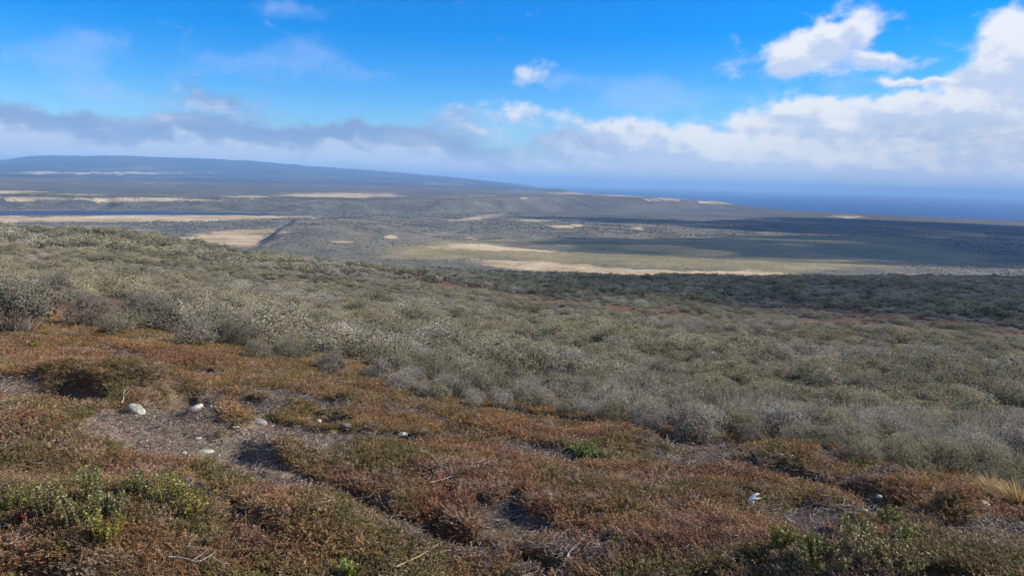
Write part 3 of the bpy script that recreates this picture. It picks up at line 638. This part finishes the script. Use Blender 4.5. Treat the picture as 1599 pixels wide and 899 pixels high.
def rock_mesh(name, rx, ry, rz_, mat, seed, rough=.18, nu=14, nv_=9, attrs=True):
    u, v_ = np.meshgrid(np.linspace(0, 2*math.pi, nu + 1)[:-1], np.linspace(0, math.pi, nv_)[1:-1], indexing='ij')
    d = np.stack([np.cos(u)*np.sin(v_), np.sin(u)*np.sin(v_), np.cos(v_)], -1); d2 = np.concatenate([d.reshape(-1, 3), [[0, 0, 1], [0, 0, -1]]])
    k = 1 + rough*2*(fbm(d2[:, 0]*1.3 + d2[:, 2]*.7 + seed*3.1, d2[:, 1]*1.3 - d2[:, 2]*.8 + seed, seed, 4) - .5)
    p_ = np.sign(d2)*np.abs(d2)**.86*k[:, None]*np.array([rx, ry, rz_]); m_ = nv_ - 2; idx = np.arange(nu*m_).reshape(nu, m_); nx = np.roll(idx, -1, 0)
    q = np.stack([idx[:, :-1], idx[:, 1:], nx[:, 1:], nx[:, :-1]], -1).reshape(-1, 4); T = nu*m_
    t3 = np.concatenate([np.stack([np.full(nu, T), idx[:, 0], nx[:, 0]], -1), np.stack([np.full(nu, T + 1), nx[:, -1], idx[:, -1]], -1)])
    return mesh(name, p_, [q, t3], mat, {'tone': ('FACE', np.full(len(q) + len(t3), 1.))} if attrs else None, True)
PEB = [rock_mesh('pebble', 1, rng.uniform(.6, .95), rng.uniform(.35, .7), M_pebble, 40 + k, .25, 7, 5) for k in range(6)]
n0 = 34000
x, y, r, a = polar_pts(n0, 3, 11, math.radians(-38), math.radians(10), 1); gv, br = masks(x, y)
keep = gv > rng.uniform(.2, .9, n0); x, y, br_ = x[keep], y[keep], br[keep]; n = len(x)
x2, y2, r2, a2 = polar_pts(2500, 2.4, 9, A0, A1, 1); b2 = masks(x2, y2)[1]; k2 = b2 > .5
x, y, br_ = np.append(x, x2[k2]), np.append(y, y2[k2]), np.append(br_, b2[k2]); n = len(x)
z = smooth_z(x, y) + micro(x, y, br_); sc = .0035 + .009*rng.uniform(0, 1, n)**3.2
tone = rng.uniform(0, 1, (n, 1))**2.6; tint = (np.array([.065, .048, .037])*(1 - tone) + np.array([.42, .355, .27])*tone)*rng.uniform(.85, 1.15, (n, 3))
scatter('gravel', np.stack([x, y, z + sc*.2], -1), rot_n(n, .3), np.stack([sc]*3, -1), pick_mix([1]*6, n), tint, PEB)

# ------------------------------------------------------------------ shrubs
def shrub_parts(seed, nst, nleaf, leaf, h=.8, rad=.6, r_t=.005, core=700):
    """(twigs, foliage) of one bush: rounded clumps of small leaves on a frame of fine twigs"""
    tw, fo = Soup(), Soup(); m_ = 11; a = np.arange(m_)*2.4 + rng.uniform(0, 6); q = np.sqrt((np.arange(m_) + .3)/m_)*rng.uniform(.8, 1.1, m_)
    cr = rad*rng.uniform(.26, .42, m_); C = np.stack([np.cos(a)*q*rad*.78, np.sin(a)*q*rad*.78, h*(.78 - .42*q*q)*rng.uniform(.55, 1.2, m_)], -1); ctone = rng.uniform(.74, 1.28, m_)
    i = rng.choice(m_, nleaf, p=cr**2/(cr**2).sum()); n = unit(rng.normal(size=(nleaf, 3)) + np.array([0, 0, .45])); n[:, 2] = np.where(n[:, 2] < -.3, -n[:, 2], n[:, 2])
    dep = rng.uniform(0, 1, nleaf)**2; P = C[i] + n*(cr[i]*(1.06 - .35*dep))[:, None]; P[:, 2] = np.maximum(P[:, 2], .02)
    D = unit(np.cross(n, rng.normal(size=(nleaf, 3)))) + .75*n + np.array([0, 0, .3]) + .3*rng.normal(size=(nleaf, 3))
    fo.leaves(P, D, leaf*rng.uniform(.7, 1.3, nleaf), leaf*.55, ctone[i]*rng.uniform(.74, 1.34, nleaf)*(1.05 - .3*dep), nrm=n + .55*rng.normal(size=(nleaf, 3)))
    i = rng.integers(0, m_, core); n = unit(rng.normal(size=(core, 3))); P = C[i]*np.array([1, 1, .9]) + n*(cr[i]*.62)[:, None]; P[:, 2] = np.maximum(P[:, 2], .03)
    fo.leaves(P, np.cross(n, rng.normal(size=(core, 3))), leaf*3.*rng.uniform(.7, 1.2, core), leaf*1.6, .6, nrm=n + .3*rng.normal(size=(core, 3)))  # larger inner leaves in a dark tone, added to block light through the bush
    for k in range(nst):
        c = rng.integers(0, m_); n = unit(rng.normal(size=3)*np.array([1, 1, .7]) + np.array([0, 0, .8])); top = C[c] + n*cr[c]*rng.uniform(1.0, 1.28); b = C[c]*np.array([.35, .35, 0]); mid = (b + top)/2 + rng.normal(size=3)*.03 + np.array([top[0], top[1], 0])*.15
        tw.tube([b, mid, top], r_t, r_t*.3, rng.uniform(.6, 1.25))
        if k < nst*.62:
            L_ = rng.uniform(.08, .2)*rad/.6; d = unit(n + np.array([0, 0, .7]) + .3*rng.normal(size=3)); m2 = max(5, nleaf//230); t = np.linspace(.15, 1.05, m2)[:, None]; st = C[c] + n*cr[c]*.95
            fo.leaves(st + d*L_*t, d + .8*rng.normal(size=(m2, 3)), leaf*rng.uniform(.7, 1.2, m2), leaf*.55, rng.uniform(.8, 1.4)*rng.uniform(.8, 1.25, m2)); tw.tube([st - n*.1*cr[c], st + d*L_*rng.uniform(.9, 1.3)], r_t*.6, r_t*.25, rng.uniform(.8, 1.4))
        e = mid*.35 + top*.65; tw.tube([e, e + (top - mid)*.35 + rng.normal(size=3)*.06*rad/.6], r_t*.5, r_t*.2, rng.uniform(.7, 1.35))
    return tw, fo
NEAR_SHRUBS = []
for k in range(6):
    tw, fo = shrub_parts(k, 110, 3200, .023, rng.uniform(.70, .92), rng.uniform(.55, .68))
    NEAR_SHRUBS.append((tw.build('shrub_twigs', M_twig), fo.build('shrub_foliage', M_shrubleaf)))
def one_mesh(seed, nst, nleaf, leaf, r_t, core):
    tw, fo = shrub_parts(seed, nst, nleaf, leaf, rng.uniform(.7, .9), rng.uniform(.55, .68), r_t, core); s = Soup()
    s.v = fo.v + tw.v; s.q = fo.q + [q + fo.n for q in tw.q]; s.tone = fo.tone + tw.tone; s.kind = fo.kind + tw.kind; s.n = fo.n + tw.n
    return s.build('bush', [M_shrubleaf, M_twig])
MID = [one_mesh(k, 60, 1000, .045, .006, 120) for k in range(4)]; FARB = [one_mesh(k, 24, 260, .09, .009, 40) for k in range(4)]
def shrub_tint(x, y):
    n = len(x); a = fbm(x/6, y/6, 501, 4) + rng.normal(size=n)*.09; b = fbm(x/17, y/17, 511, 3) + rng.normal(size=n)*.07
    col = np.tile(np.array([[.310, .288, .200]]), (n, 1))
    f = sst(a, .48, .66)[:, None]; col = col*(1 - f) + np.array([.30, .28, .155])*f; f = sst(b, .5, .66)[:, None]; col = col*(1 - f) + np.array([.375, .345, .285])*f
    f = sst(a, .46, .32)[:, None]; col = col*(1 - f) + np.array([.19, .183, .112])*f
    return col*rng.uniform(.7, 1.32, (n, 1))
def shrub_field(cell, r0, r1, keep_p):
    u = np.arange(-r1*.72, r1*.74, cell); v = np.arange(0, r1, cell*.87); x, y = np.meshgrid(u, v); x = x + (np.arange(len(v)) % 2)[:, None]*cell*.5; x, y = x.ravel(), y.ravel()
    x = x + rng.uniform(-.36, .36, len(x))*cell; y = y + rng.uniform(-.36, .36, len(x))*cell; r = np.hypot(x, y); a = np.arctan2(x, y); k = (r > r0) & (r < r1) & (a > A0) & (a < A1); x, y, r, a = x[k], y[k], r[k], a[k]
    e = np.interp(a, TH, HEATH_EDGE); c = np.interp(a, TH, CREST)
    z = smooth_z(x, y) + micro(x, y); px, py, d = toPx(np.stack([x, y, z], -1)); rd = redmask(px, py, x, y)
    gap = fbm(x/3.1, y/3.1, 601, 3); dens = sst(r, e*.97, e*1.06)*(1 - .9*rd)*sst(gap + .24, .54, .70)
    return thin(dens*keep_p, x, y, z, r, a)
def thin(pr, *arr):
    k = rng.uniform(0, 1, len(arr[0])) < pr; return [q[k] for q in arr]
parts_ = [shrub_field(c_, *q, 1.) for c_, q in ((.40, (5., 11)), (.52, (11, 24)), (.82, (24, 46)))]; x, y, z, r, a = (np.concatenate(q) for q in zip(*parts_)); ok, px, py = frame_ok(x, y, z, 60)
o_ = np.argsort(r + 1e6*~ok); first = o_[:288]; rest_i = o_[288:]
tint = shrub_tint(x, y); sc = (.55 + .55*rng.uniform(0, 1, len(x)) + .9*(fbm(x/2.4, y/2.4, 611, 3) - .45) + .7*(fbm(x/7, y/7, 617, 2) - .5))*np.clip(.35 + .018*r, .40, 1.05)*(.72 + .28*sst(r/np.interp(a, TH, HEATH_EDGE), 1.0, 1.5)); sc = np.maximum(sc, .2)
SHRUB_LABEL = 'grey green twiggy shrub in the dense thicket behind its front row'
def put_shrub(x, y, z, sc, tint, k, label, group):
    tw, fo = NEAR_SHRUBS[k]; o = link('shrub', None, (x, y, z - .03), rz=rng.uniform(0, 6.28), sc=sc); link('twigs', tw, parent=o); c = link('foliage', fo, parent=o)
    c['tint'] = [float(q) for q in tint]; tag(o, label, 'shrub', group); return o
MARKS = [(100, 'the far left hollow'), (213, 'the large olive stone'), (305, 'the cream oval stone'), (403, 'the flat grey stone'), (497, 'the small rounded stone'), (545, 'the yellow green plant'), (628, 'the lichen stone'), (728, 'the middle dark hollow'),
         (855, 'the grey twig patch'), (912, 'the green herb patch'), (1178, 'the white fragment'), (1285, 'the grey litter'), (1373, 'the tiny white stone'), (1535, 'the tussock stone')]
ratio = r/np.interp(a, TH, HEATH_EDGE); lab = {}; row = [i for i in first if ratio[i] < 1.12 and -20 < px[i] < 1620]; ORD = 'first second third fourth fifth sixth seventh eighth ninth tenth eleventh twelfth'.split()
for mx_, what in MARKS:
    best = min((i for i in row if i not in lab), key=lambda i: abs(px[i] - mx_)); lab[best] = 'front row thicket shrub straight above ' + what
for i in sorted(row, key=lambda i: px[i]):
    if i in lab: what = lab[i].split('above ')[1]; n_ = 0; continue
    try: lab[i] = ORD[n_] + ' front row thicket shrub right of the one above ' + what; n_ += 1
    except (NameError, IndexError): pass
for i in first:
    fr = i in lab; put_shrub(x[i], y[i], z[i], sc[i], tint[i], int(rng.integers(0, 6)), lab.get(i, SHRUB_LABEL), 'shrubs of the front row' if fr else 'shrubs of the thicket behind the front row')
def bushes(name, xs, ys, zs, scs, tints, temps):
    n = len(xs); scatter(name, np.stack([xs, ys, zs - .04], -1), rot_n(n, .08), np.stack([scs*rng.uniform(.85, 1.25, n), scs*rng.uniform(.85, 1.25, n), scs], -1), pick_mix([1]*len(temps), n), tints, temps)
bx, by, bz, bs_, bt, bp = [x[rest_i]], [y[rest_i]], [z[rest_i]], [sc[rest_i]], [tint[rest_i]], [rng.integers(0, 4, len(rest_i))]
for n0, r0, r1, lo, hi, kind in ((1.3, 46, 140, .7, 1.6, 0), (2.3, 140, 470, 1.2, 2.8, 4)):
    x, y, z, r, a = shrub_field(n0, r0, r1, 1.); bx.append(x); by.append(y); bz.append(z); bs_.append(np.clip(lo + (hi - lo)*(rng.uniform(0, 1, len(x))**1.6 + 1.7*(fbm(x/(5*lo + 3), y/(5*lo + 3), 613, 3) - .5)), lo*.7, hi*1.15)); bt.append(shrub_tint(x, y)); bp.append(rng.integers(0, 4, len(x)) + kind)
x, y, z, sc, pk = (np.concatenate(q) for q in (bx, by, bz, bs_, bp)); tint = np.concatenate(bt); n = len(x)
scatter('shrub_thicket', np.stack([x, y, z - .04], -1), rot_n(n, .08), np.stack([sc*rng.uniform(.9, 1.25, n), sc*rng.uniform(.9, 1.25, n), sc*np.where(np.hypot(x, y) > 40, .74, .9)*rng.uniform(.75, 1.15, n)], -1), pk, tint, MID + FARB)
# scrub of the plain
x, y, r, a = polar_pts(120000, 640, 3000, A0, A1, 1.2); z = smooth_z(x, y); px, py, d = toPx(np.stack([x, y, z], -1))
ins = np.zeros(len(x), bool)
for q in MEADOWS: ins |= inpoly(px, py, q)
ino = np.zeros(len(x), bool)
for q in OLIVE: ino |= inpoly(px, py, q)
kp_ = ~ins & (z > -121.8) & (~ino | (rng.uniform(0, 1, len(x)) < .04)) & (fbm(x/70, y/70, 701, 4) > rng.uniform(.3, .62, len(x))); x, y, z, r = x[kp_], y[kp_], z[kp_], r[kp_]; n = len(x)
sc = (.7 + 1.7*rng.uniform(0, 1, n)**2)*np.clip(r/1400, .7, 1.5); t_ = rng.uniform(.7, 1.2, (n, 1))
scatter('plain_scrub', np.stack([x, y, z - .1], -1), rot_n(n, .05), np.stack([sc*1.3, sc*1.3, sc*.75], -1), pick_mix([1]*4, n), np.array([.115, .115, .088])*t_, FARB)

# ------------------------------------------------------------------ single things of the foreground
def at(px, py, dz=0.):
    c = ground(px, py)
    for _ in range(6):   # refine on the land with its small relief
        a, t = pxdir(px, py); rr_ = np.linspace(max(1.5, np.hypot(*c)*.75), np.hypot(*c)*1.25, 400); zz = land(rr_*math.sin(a), rr_*math.cos(a)) + dz; k = np.argmax(zz >= CAMZ + rr_*t)
        c = np.array([rr_[k]*math.sin(a), rr_[k]*math.cos(a)]); break
    return np.array([c[0], c[1], land(c[:1], c[1:])[0] + dz])
def stone_mat(name, c1, c2, c3, lich=None):
    m_, N = material(name); p = N.n('ShaderNodeTexCoord').outputs['Object']
    col = N.mix(N.ss(N.noise(p, 22, 5, .65), .35, .68), rgb(*c1), rgb(*c2)); col = N.mix(N.ss(N.noise(p, 90, 4, .7), .6, .72, 0, .6), col, rgb(*c3))
    if lich: col = N.mix(N.ss(N.noise(p, 34, 3, .6), .48, .56), col, rgb(*lich))
    surface(N, col, .9, .2, bump(N, N.noise(p, 45, 6, .75), .9, .008)); return m_
S_olive = stone_mat('olive_stone', (.23, .22, .15), (.33, .31, .22), (.15, .14, .10), (.42, .41, .34)); S_cream = stone_mat('cream_stone', (.34, .30, .215), (.48, .44, .34), (.24, .21, .16), (.62, .60, .52))
S_grey = stone_mat('grey_stone', (.16, .15, .14), (.26, .24, .22), (.10, .09, .085)); S_lichen = stone_mat('lichen_stone', (.10, .095, .085), (.16, .15, .13), (.08, .07, .06), (.62, .62, .55))
def stone(px, py, wpx, ratio, hr, mat, label, rz=0, tilt=(0, 0), sink=.4, rough=.22):
    p_ = at(px, py, .03 if px > 600 else 0.); wd = .93*wpx/F*np.linalg.norm(p_ - np.array([0, 0, CAMZ]))/2
    o = link('stone', rock_mesh('stone', wd, wd*ratio, wd*hr, mat, int(px) % 97 + 3, rough, 24, 14, False), (p_[0], p_[1], p_[2] + wd*hr*(1 - 2*sink)), rz=rz)
    o.rotation_euler = (tilt[0], tilt[1], rz); tag(o, label, 'stone', 'stones lying on the heath'); return o
stone(213, 645, 31, .62, .5, S_olive, 'large smooth olive grey stone lying on gravel beside dry twigs', -.35, (0, .32), .22)
stone(305, 640, 22, .5, .42, S_cream, 'pale cream oval stone below a dark hollow at the back of the gravel', .3, (.1, -.35), .2)
stone(403, 662, 27, .6, .42, S_grey, 'flat grey stone with a shaded left side on the gravel', .1, (0, .1), .3)
stone(497, 660, 11, .8, .8, S_cream, 'small rounded cream stone at the edge of the gravel', 0, (0, 0), .2)
stone(541, 666, 19, .6, .45, S_grey, 'small slate grey stone between the gravel and the heath', .1)
stone(628, 679, 18, .6, .45, S_lichen, 'dark stone speckled white with lichen among reddish heath', .2)
stone(320, 706, 26, .6, .3, S_olive, 'flat tan stone half buried at the lower edge of the gravel', .1, sink=.45)
stone(309, 685, 11, .7, .4, S_cream, 'small pale flat stone in the middle of the gravel')
stone(368, 668, 13, .45, .3, S_cream, 'thin pale stone flake just left of the flat grey stone', .3)
stone(287, 708, 9, .8, .6, S_olive, 'small dull stone at the foot of the gravel beside orange heath')
stone(1535, 788, 18, .7, .6, S_cream, 'white stone with a dark left side below the golden tussocks', .2, (0, .2))
stone(1373, 776, 8, .7, .6, S_cream, 'tiny white stone on the dark strip below the heath crest')
stone(1362, 776, 9, .4, .3, S_cream, 'thin pale stone sliver beside the tiny white stone')
stone(1350, 797, 10, .5, .35, S_cream, 'pale elongated pebble beside the grey twig litter')
stone(1331, 786, 8, .7, .6, S_grey, 'small grey pebble just above the grey twig litter')
# the white two-pronged fragment
p_ = at(1178, 786, .05); s = Soup(); k_ = np.linalg.norm(p_ - np.array([0, 0, CAMZ]))/F
def frag(pts, r0, r1): s.tube(np.array(pts, float)*k_, r0*k_, r1*k_, 1., 0, 7)
frag([(-6, 0, 1), (-4, 1, 5), (0, 2, 8.5), (5, 3, 10), (7, 3, 10.2)], 3.2, 1.2); frag([(-4, -1, 0), (-3.5, -1, 3), (-1, -1, 4.5), (4, -1, 4.6), (9, 0, 5)], 3.4, .8); frag([(-6, 0, 2), (-4.5, -1.5, -.5), (-3, -2, -1)], 2.6, 1.6)
M_white = flat('bleached_white', (.55, .51, .45), (.82, .80, .76), 60, usetone=False)
tag(link('white_fragment', s.build('white_fragment', M_white, True), p_ + np.array([0, 0, .012])), 'bright white two pronged fragment lying on the red brown heath', 'fragment')

def twig(px, py, pts, r0, r1, label, mat=M_deadwood, tone=1., forks=()):
    """a stick lying on the ground; pts are photo pixel offsets from px, py"""
    c = at(px, py); s = Soup(); P = []
    for dx, dy in pts:
        q = at(px + dx, py + dy); P.append(q + np.array([0, 0, .03]) - c)
    P = np.array(P); t = np.linspace(0, 1, len(P)); tt = np.linspace(0, 1, 9); P = np.stack([np.interp(tt, t, P[:, k]) for k in range(3)], -1); P[1:-1] = (P[:-2] + 2*P[1:-1] + P[2:])/4
    s.tube(P, r0, r1, tone, 0, 5)
    for f_, dx, dy, dz in forks:
        b = P[int(f_*8)]; s.tube([b, b + np.array([dx, dy, dz])*.5 + rng.normal(size=3)*.003, b + np.array([dx, dy, dz])], r1*1.2, r1*.5, tone, 0, 4)
    o = link('twig', s.build('twig', mat), c); tag(o, label, 'twig', 'dead twigs on the heath'); return o
M_straw = flat('straw', (.40, .30, .16), (.55, .43, .24), 20)
twig(890, 868, [(-5, 12), (-2, 3), (6, -4), (13, -12)], .006, .002, 'short bleached stick standing out at the bottom beside twig litter', forks=((.7, .03, .02, .02),))
twig(855, 877, [(-6, -5), (2, 3), (14, -3)], .004, .002, 'curved white twig at the lower edge of the grey twig patch')
twig(830, 868, [(-18, -1), (-4, -6), (12, 0), (22, -8)], .003, .0015, 'thin crooked twig arching over the grey twig patch')
twig(832, 890, [(-4, -6), (2, 2), (8, 9)], .004, .002, 'pale twig stub near the bottom edge below the twig patch')
twig(300, 884, [(-36, -4), (-10, -2), (10, 6), (36, -12)], .004, .0018, 'long pale forked twig at the bottom left of the heath', forks=((.6, .05, .06, .03), (.75, .06, -.03, .02)))
twig(345, 885, [(-14, -6), (0, 5), (16, 6)], .003, .0015, 'curled dry twig just right of the long forked twig')
twig(690, 756, [(-18, 5), (0, 0), (20, -6)], .003, .0014, 'straight thin pale twig on the heath right of the dark hollow')
twig(372, 812, [(-4, 5), (4, -3)], .005, .003, 'stubby white stick end in the dark gap left of centre')
twig(50, 738, [(-36, 0), (-20, -6), (10, 4), (38, 13)], .0022, .0012, 'long straw coloured stem bent over the heath at left', M_straw)
twig(30, 793, [(-5, 1), (10, 0), (30, -1)], .004, .002, 'pinkish dry stick beside red leaves at far left', M_straw)
twig(360, 770, [(-36, -10), (0, 3), (30, 14)], .002, .0012, 'thin tan stem across the dark heath gap', M_straw)
twig(1283, 855, [(-4, 10), (0, 0), (3, -14)], .003, .0014, 'yellow green stem leaning over the grey shrublet', flat('green_stem', (.22, .26, .05), (.30, .30, .08), 20))
twig(1310, 796, [(-40, -3), (-10, 3), (16, 1), (32, -3)], .003, .0016, 'grey bleached branch along the front of the grey litter patch', forks=((.5, .04, .05, .02),))
twig(665, 868, [(-46, 27), (-10, 10), (20, -10)], .0022, .0012, 'slender straw stem rising from the green plant at the bottom', M_straw)
twig(815, 783, [(-24, 0), (0, -1), (18, 2)], .0025, .0015, 'yellowish dry stem lying above the grey litter', M_straw)
twig(192, 625, [(-2, 10), (2, 2), (0, -5), (4, -12)], .006, .003, 'forked grey twig standing left of the large olive stone', M_twig, 1.4, ((.5, .05, .02, .05),))

def leafy(name, px, py, wpx, hpx, nst, nl, leaf, col, label, cat, mat=None, group=None, wide=.55, dz=0):
    """low leafy plant: stems with oval leaves"""
    c = at(px, py + 2, dz + .02); k = np.linalg.norm(c - np.array([0, 0, CAMZ]))/F; R_, H_ = wpx/2*k, hpx*k; st, fo = Soup(), Soup()
    for q in range(nst):
        a = rng.uniform(0, 6.283); u = rng.uniform(0, 1)**.5; b = np.array([math.cos(a)*R_*u*.6, math.sin(a)*R_*u*.6, 0]); top = np.array([math.cos(a)*R_*u, math.sin(a)*R_*u, H_*rng.uniform(.6, 1.1)*(1 - .3*u)])
        st.tube([b, (b + top)/2 + rng.normal(size=3)*.006, top], .0022, .0012, rng.uniform(.7, 1.1), 0)
        t = np.linspace(.06, 1.02, nl)[:, None]; P = b*(1 - t) + top*t; ph = np.arange(nl)*2.4 + a; D = np.stack([np.cos(ph), np.sin(ph), .55 + 0*ph], -1) + .25*rng.normal(size=(nl, 3))
        fo.leaves(P, D, leaf*.85*rng.uniform(.6, 1.25, nl), leaf*wide*.85, rng.uniform(.55, 1.45, nl)*(.7 + .4*t[:, 0]))
    col = tuple(.9*float(v_)*k_ for v_, k_ in zip(col, (1.08, 1., .9))); o = link(name, None, c); link('stems', st.build(name + '_stems', mat or M_stem), parent=o); f_ = link('foliage', fo.build(name + '_leaves', M_shrubleaf), parent=o); f_['tint'] = col
    tag(o, label, cat, group); return o
leafy('green_herb', 912, 709, 46, 19, 60, 9, .022, (.085, .19, .022), 'bright green leafy herb patch on the heath right of centre', 'plant', wide=.6)
leafy('green_herb', 938, 712, 30, 13, 30, 8, .02, (.15, .21, .03), 'yellower low end of the green herb patch behind a fallen leaf', 'plant', wide=.6)
G2 = 'silvery green shrublets at the bottom left'
for q in ((140, 775, 34, 50, 'tall silvery green shrublet sprig at the upper left of its clump', (.16, .20, .09)), (72, 800, 44, 42, 'silvery green shrublet nearest the left edge of the picture', (.15, .17, .09)),
          (128, 815, 60, 52, 'broad silvery green shrublet in the middle of the left clump', (.16, .19, .085)), (165, 840, 50, 44, 'yellow green shrublet just below the silvery clump', (.20, .20, .035)),
          (178, 800, 36, 34, 'small bluish green shrublet right of the silvery clump', (.14, .17, .11)), (262, 775, 50, 36, 'yellowish green shrublet beside the dark litter gap', (.18, .19, .05)), (215, 765, 34, 30, 'sparse dark green shrublet between two greener ones', (.11, .14, .055)),
          (300, 800, 50, 34, 'olive yellow shrublet right of the dark litter gap', (.19, .17, .045)), (20, 790, 46, 30, 'dark olive shrublet at the very left edge', (.11, .12, .035))):
    leafy('shrublet', q[0], q[1], q[2], q[3], 17, 26, .017, tuple(v_*k_ for v_, k_ in zip(q[5], (1.2, 1.15, .8))), q[4], 'shrublet', group=G2)
leafy('green_herb', 545, 896, 34, 26, 16, 16, .017, (.17, .24, .03), 'bright yellow green plant at the bottom edge left of centre', 'plant')
G3 = 'grey green shrublets at the bottom right'
for q in ((1285, 885, 90, 44, 'wide dark grey green shrublet at the bottom right edge', (.115, .135, .075)), (1340, 865, 70, 44, 'twiggy grey shrublet right of the yellow stem', (.17, .18, .13)), (1220, 850, 40, 36, 'small green shrublet left of the yellow stem', (.13, .16, .06)), (1400, 885, 80, 40, 'grey green shrublet with pale twigs at the bottom edge', (.15, .16, .11)),
          (1265, 865, 40, 34, 'olive green shrublet below the grey litter patch', (.12, .15, .05)), (1330, 835, 50, 34, 'upper grey green shrublet beside the grey litter patch', (.14, .155, .085)), (1415, 850, 44, 36, 'green tufted shrublet farthest right of its clump', (.12, .15, .07)), (1390, 815, 36, 26, 'pale green shrublet above a dark hollow on the right', (.15, .17, .09))):
    leafy('shrublet', q[0], q[1], q[2], q[3], 20, 26, .018, tuple(v_*k_ for v_, k_ in zip(q[5], (1.6, 1.45, 1.0))), q[4], 'shrublet', group=G3)
leafy('red_herb', 40, 810, 26, 18, 10, 10, .02, (.20, .04, .03), 'small plant with crimson leaves beside a dry stick at left', 'plant')
leafy('green_herb', 1338, 722, 30, 12, 16, 8, .02, (.11, .19, .025), 'small green herb at the upper edge of the heath on the right', 'plant')
leafy('green_herb', 52, 540, 26, 10, 14, 8, .035, (.13, .19, .03), 'small green herb on the orange heath at far left', 'plant')
M_gold = tinted('tussock_blade', trans=.3)
def tussock(px, py, wpx, hpx, label, col=(.40, .28, .125)):
    c = at(px, py, .02); k = np.linalg.norm(c - np.array([0, 0, CAMZ]))/F; R_, H_ = wpx/2*k, hpx*1.2*k; n = 520; a = rng.uniform(0, 6.283, n); u = rng.uniform(0, 1, n)**.6
    P = np.stack([np.cos(a)*R_*u*.45, np.sin(a)*R_*u*.45, 0*a - .01], -1); D = np.stack([np.cos(a)*u*1.0, np.sin(a)*u*1.0, 1.1 - .3*u], -1) + .12*rng.normal(size=(n, 3)); s = Soup()
    s.blades(P, D, H_*rng.uniform(.7, 1.25, n), .006, rng.uniform(.55, 1.35, n), droop=.3, segs=4); o = link('grass_tussock', s.build('grass_tussock', M_gold), c); o['tint'] = col
    tag(o, label, 'grass tussock', 'golden grass tussocks on the right'); return o
tussock(1552, 776, 52, 28, 'golden grass tussock left of the pair at the right edge'); tussock(1592, 788, 46, 30, 'golden grass tussock cut by the right edge of the picture'); tussock(1528, 770, 44, 14, 'low sparse tan tussock above the white stone', (.32, .22, .10)); tussock(1572, 778, 34, 20, 'small tan tussock between the two golden ones', (.40, .25, .09))
# shrubs that stand out on the heath at left
for px, py, sc_k, lab in ((30, 520, 1.0, 'lone grey shrub on the orange heath at far left'), (85, 475, 1.1, 'bare grey twiggy shrub left of the heath clearing'), (250, 518, .8, 'low grey shrub at the lower front of the left heath clearing'), (140, 512, .7, 'small grey shrub inside the left heath clearing'),
                        (215, 506, .8, 'green tinged shrub behind the left heath clearing'), (330, 530, .75, 'grey shrub at the tip of the heath where the thicket begins')):
    c = at(px, py); put_shrub(c[0], c[1], c[2], sc_k, (.175, .17, .13), int(rng.integers(0, 5)), lab, 'shrubs standing apart on the left heath')

# ------------------------------------------------------------------ haze
top = max(float(Zg.max()), 1.62) + 6; bm = [(-64000, -64000), (64000, -64000), (64000, 64000), (-64000, 64000)]
hv = [(x_, y_, -142.) for x_, y_ in bm] + [(x_, y_, top) for x_, y_ in bm]
M_haze, N = material('haze_air'); pv = N.n('ShaderNodeVolumePrincipled'); pv.inputs['Density'].default_value = 7.6e-5; pv.inputs['Color'].default_value = rgb(.34, .61, 1.0); pv.inputs['Anisotropy'].default_value = .0
N.put(N.n('ShaderNodeOutputMaterial').inputs['Volume'], pv.outputs[0])
tag(link('haze', mesh('haze', hv, np.array([(0, 3, 2, 1), (4, 5, 6, 7), (0, 1, 5, 4), (1, 2, 6, 5), (2, 3, 7, 6), (3, 0, 4, 7)]), M_haze)), kind='stuff')
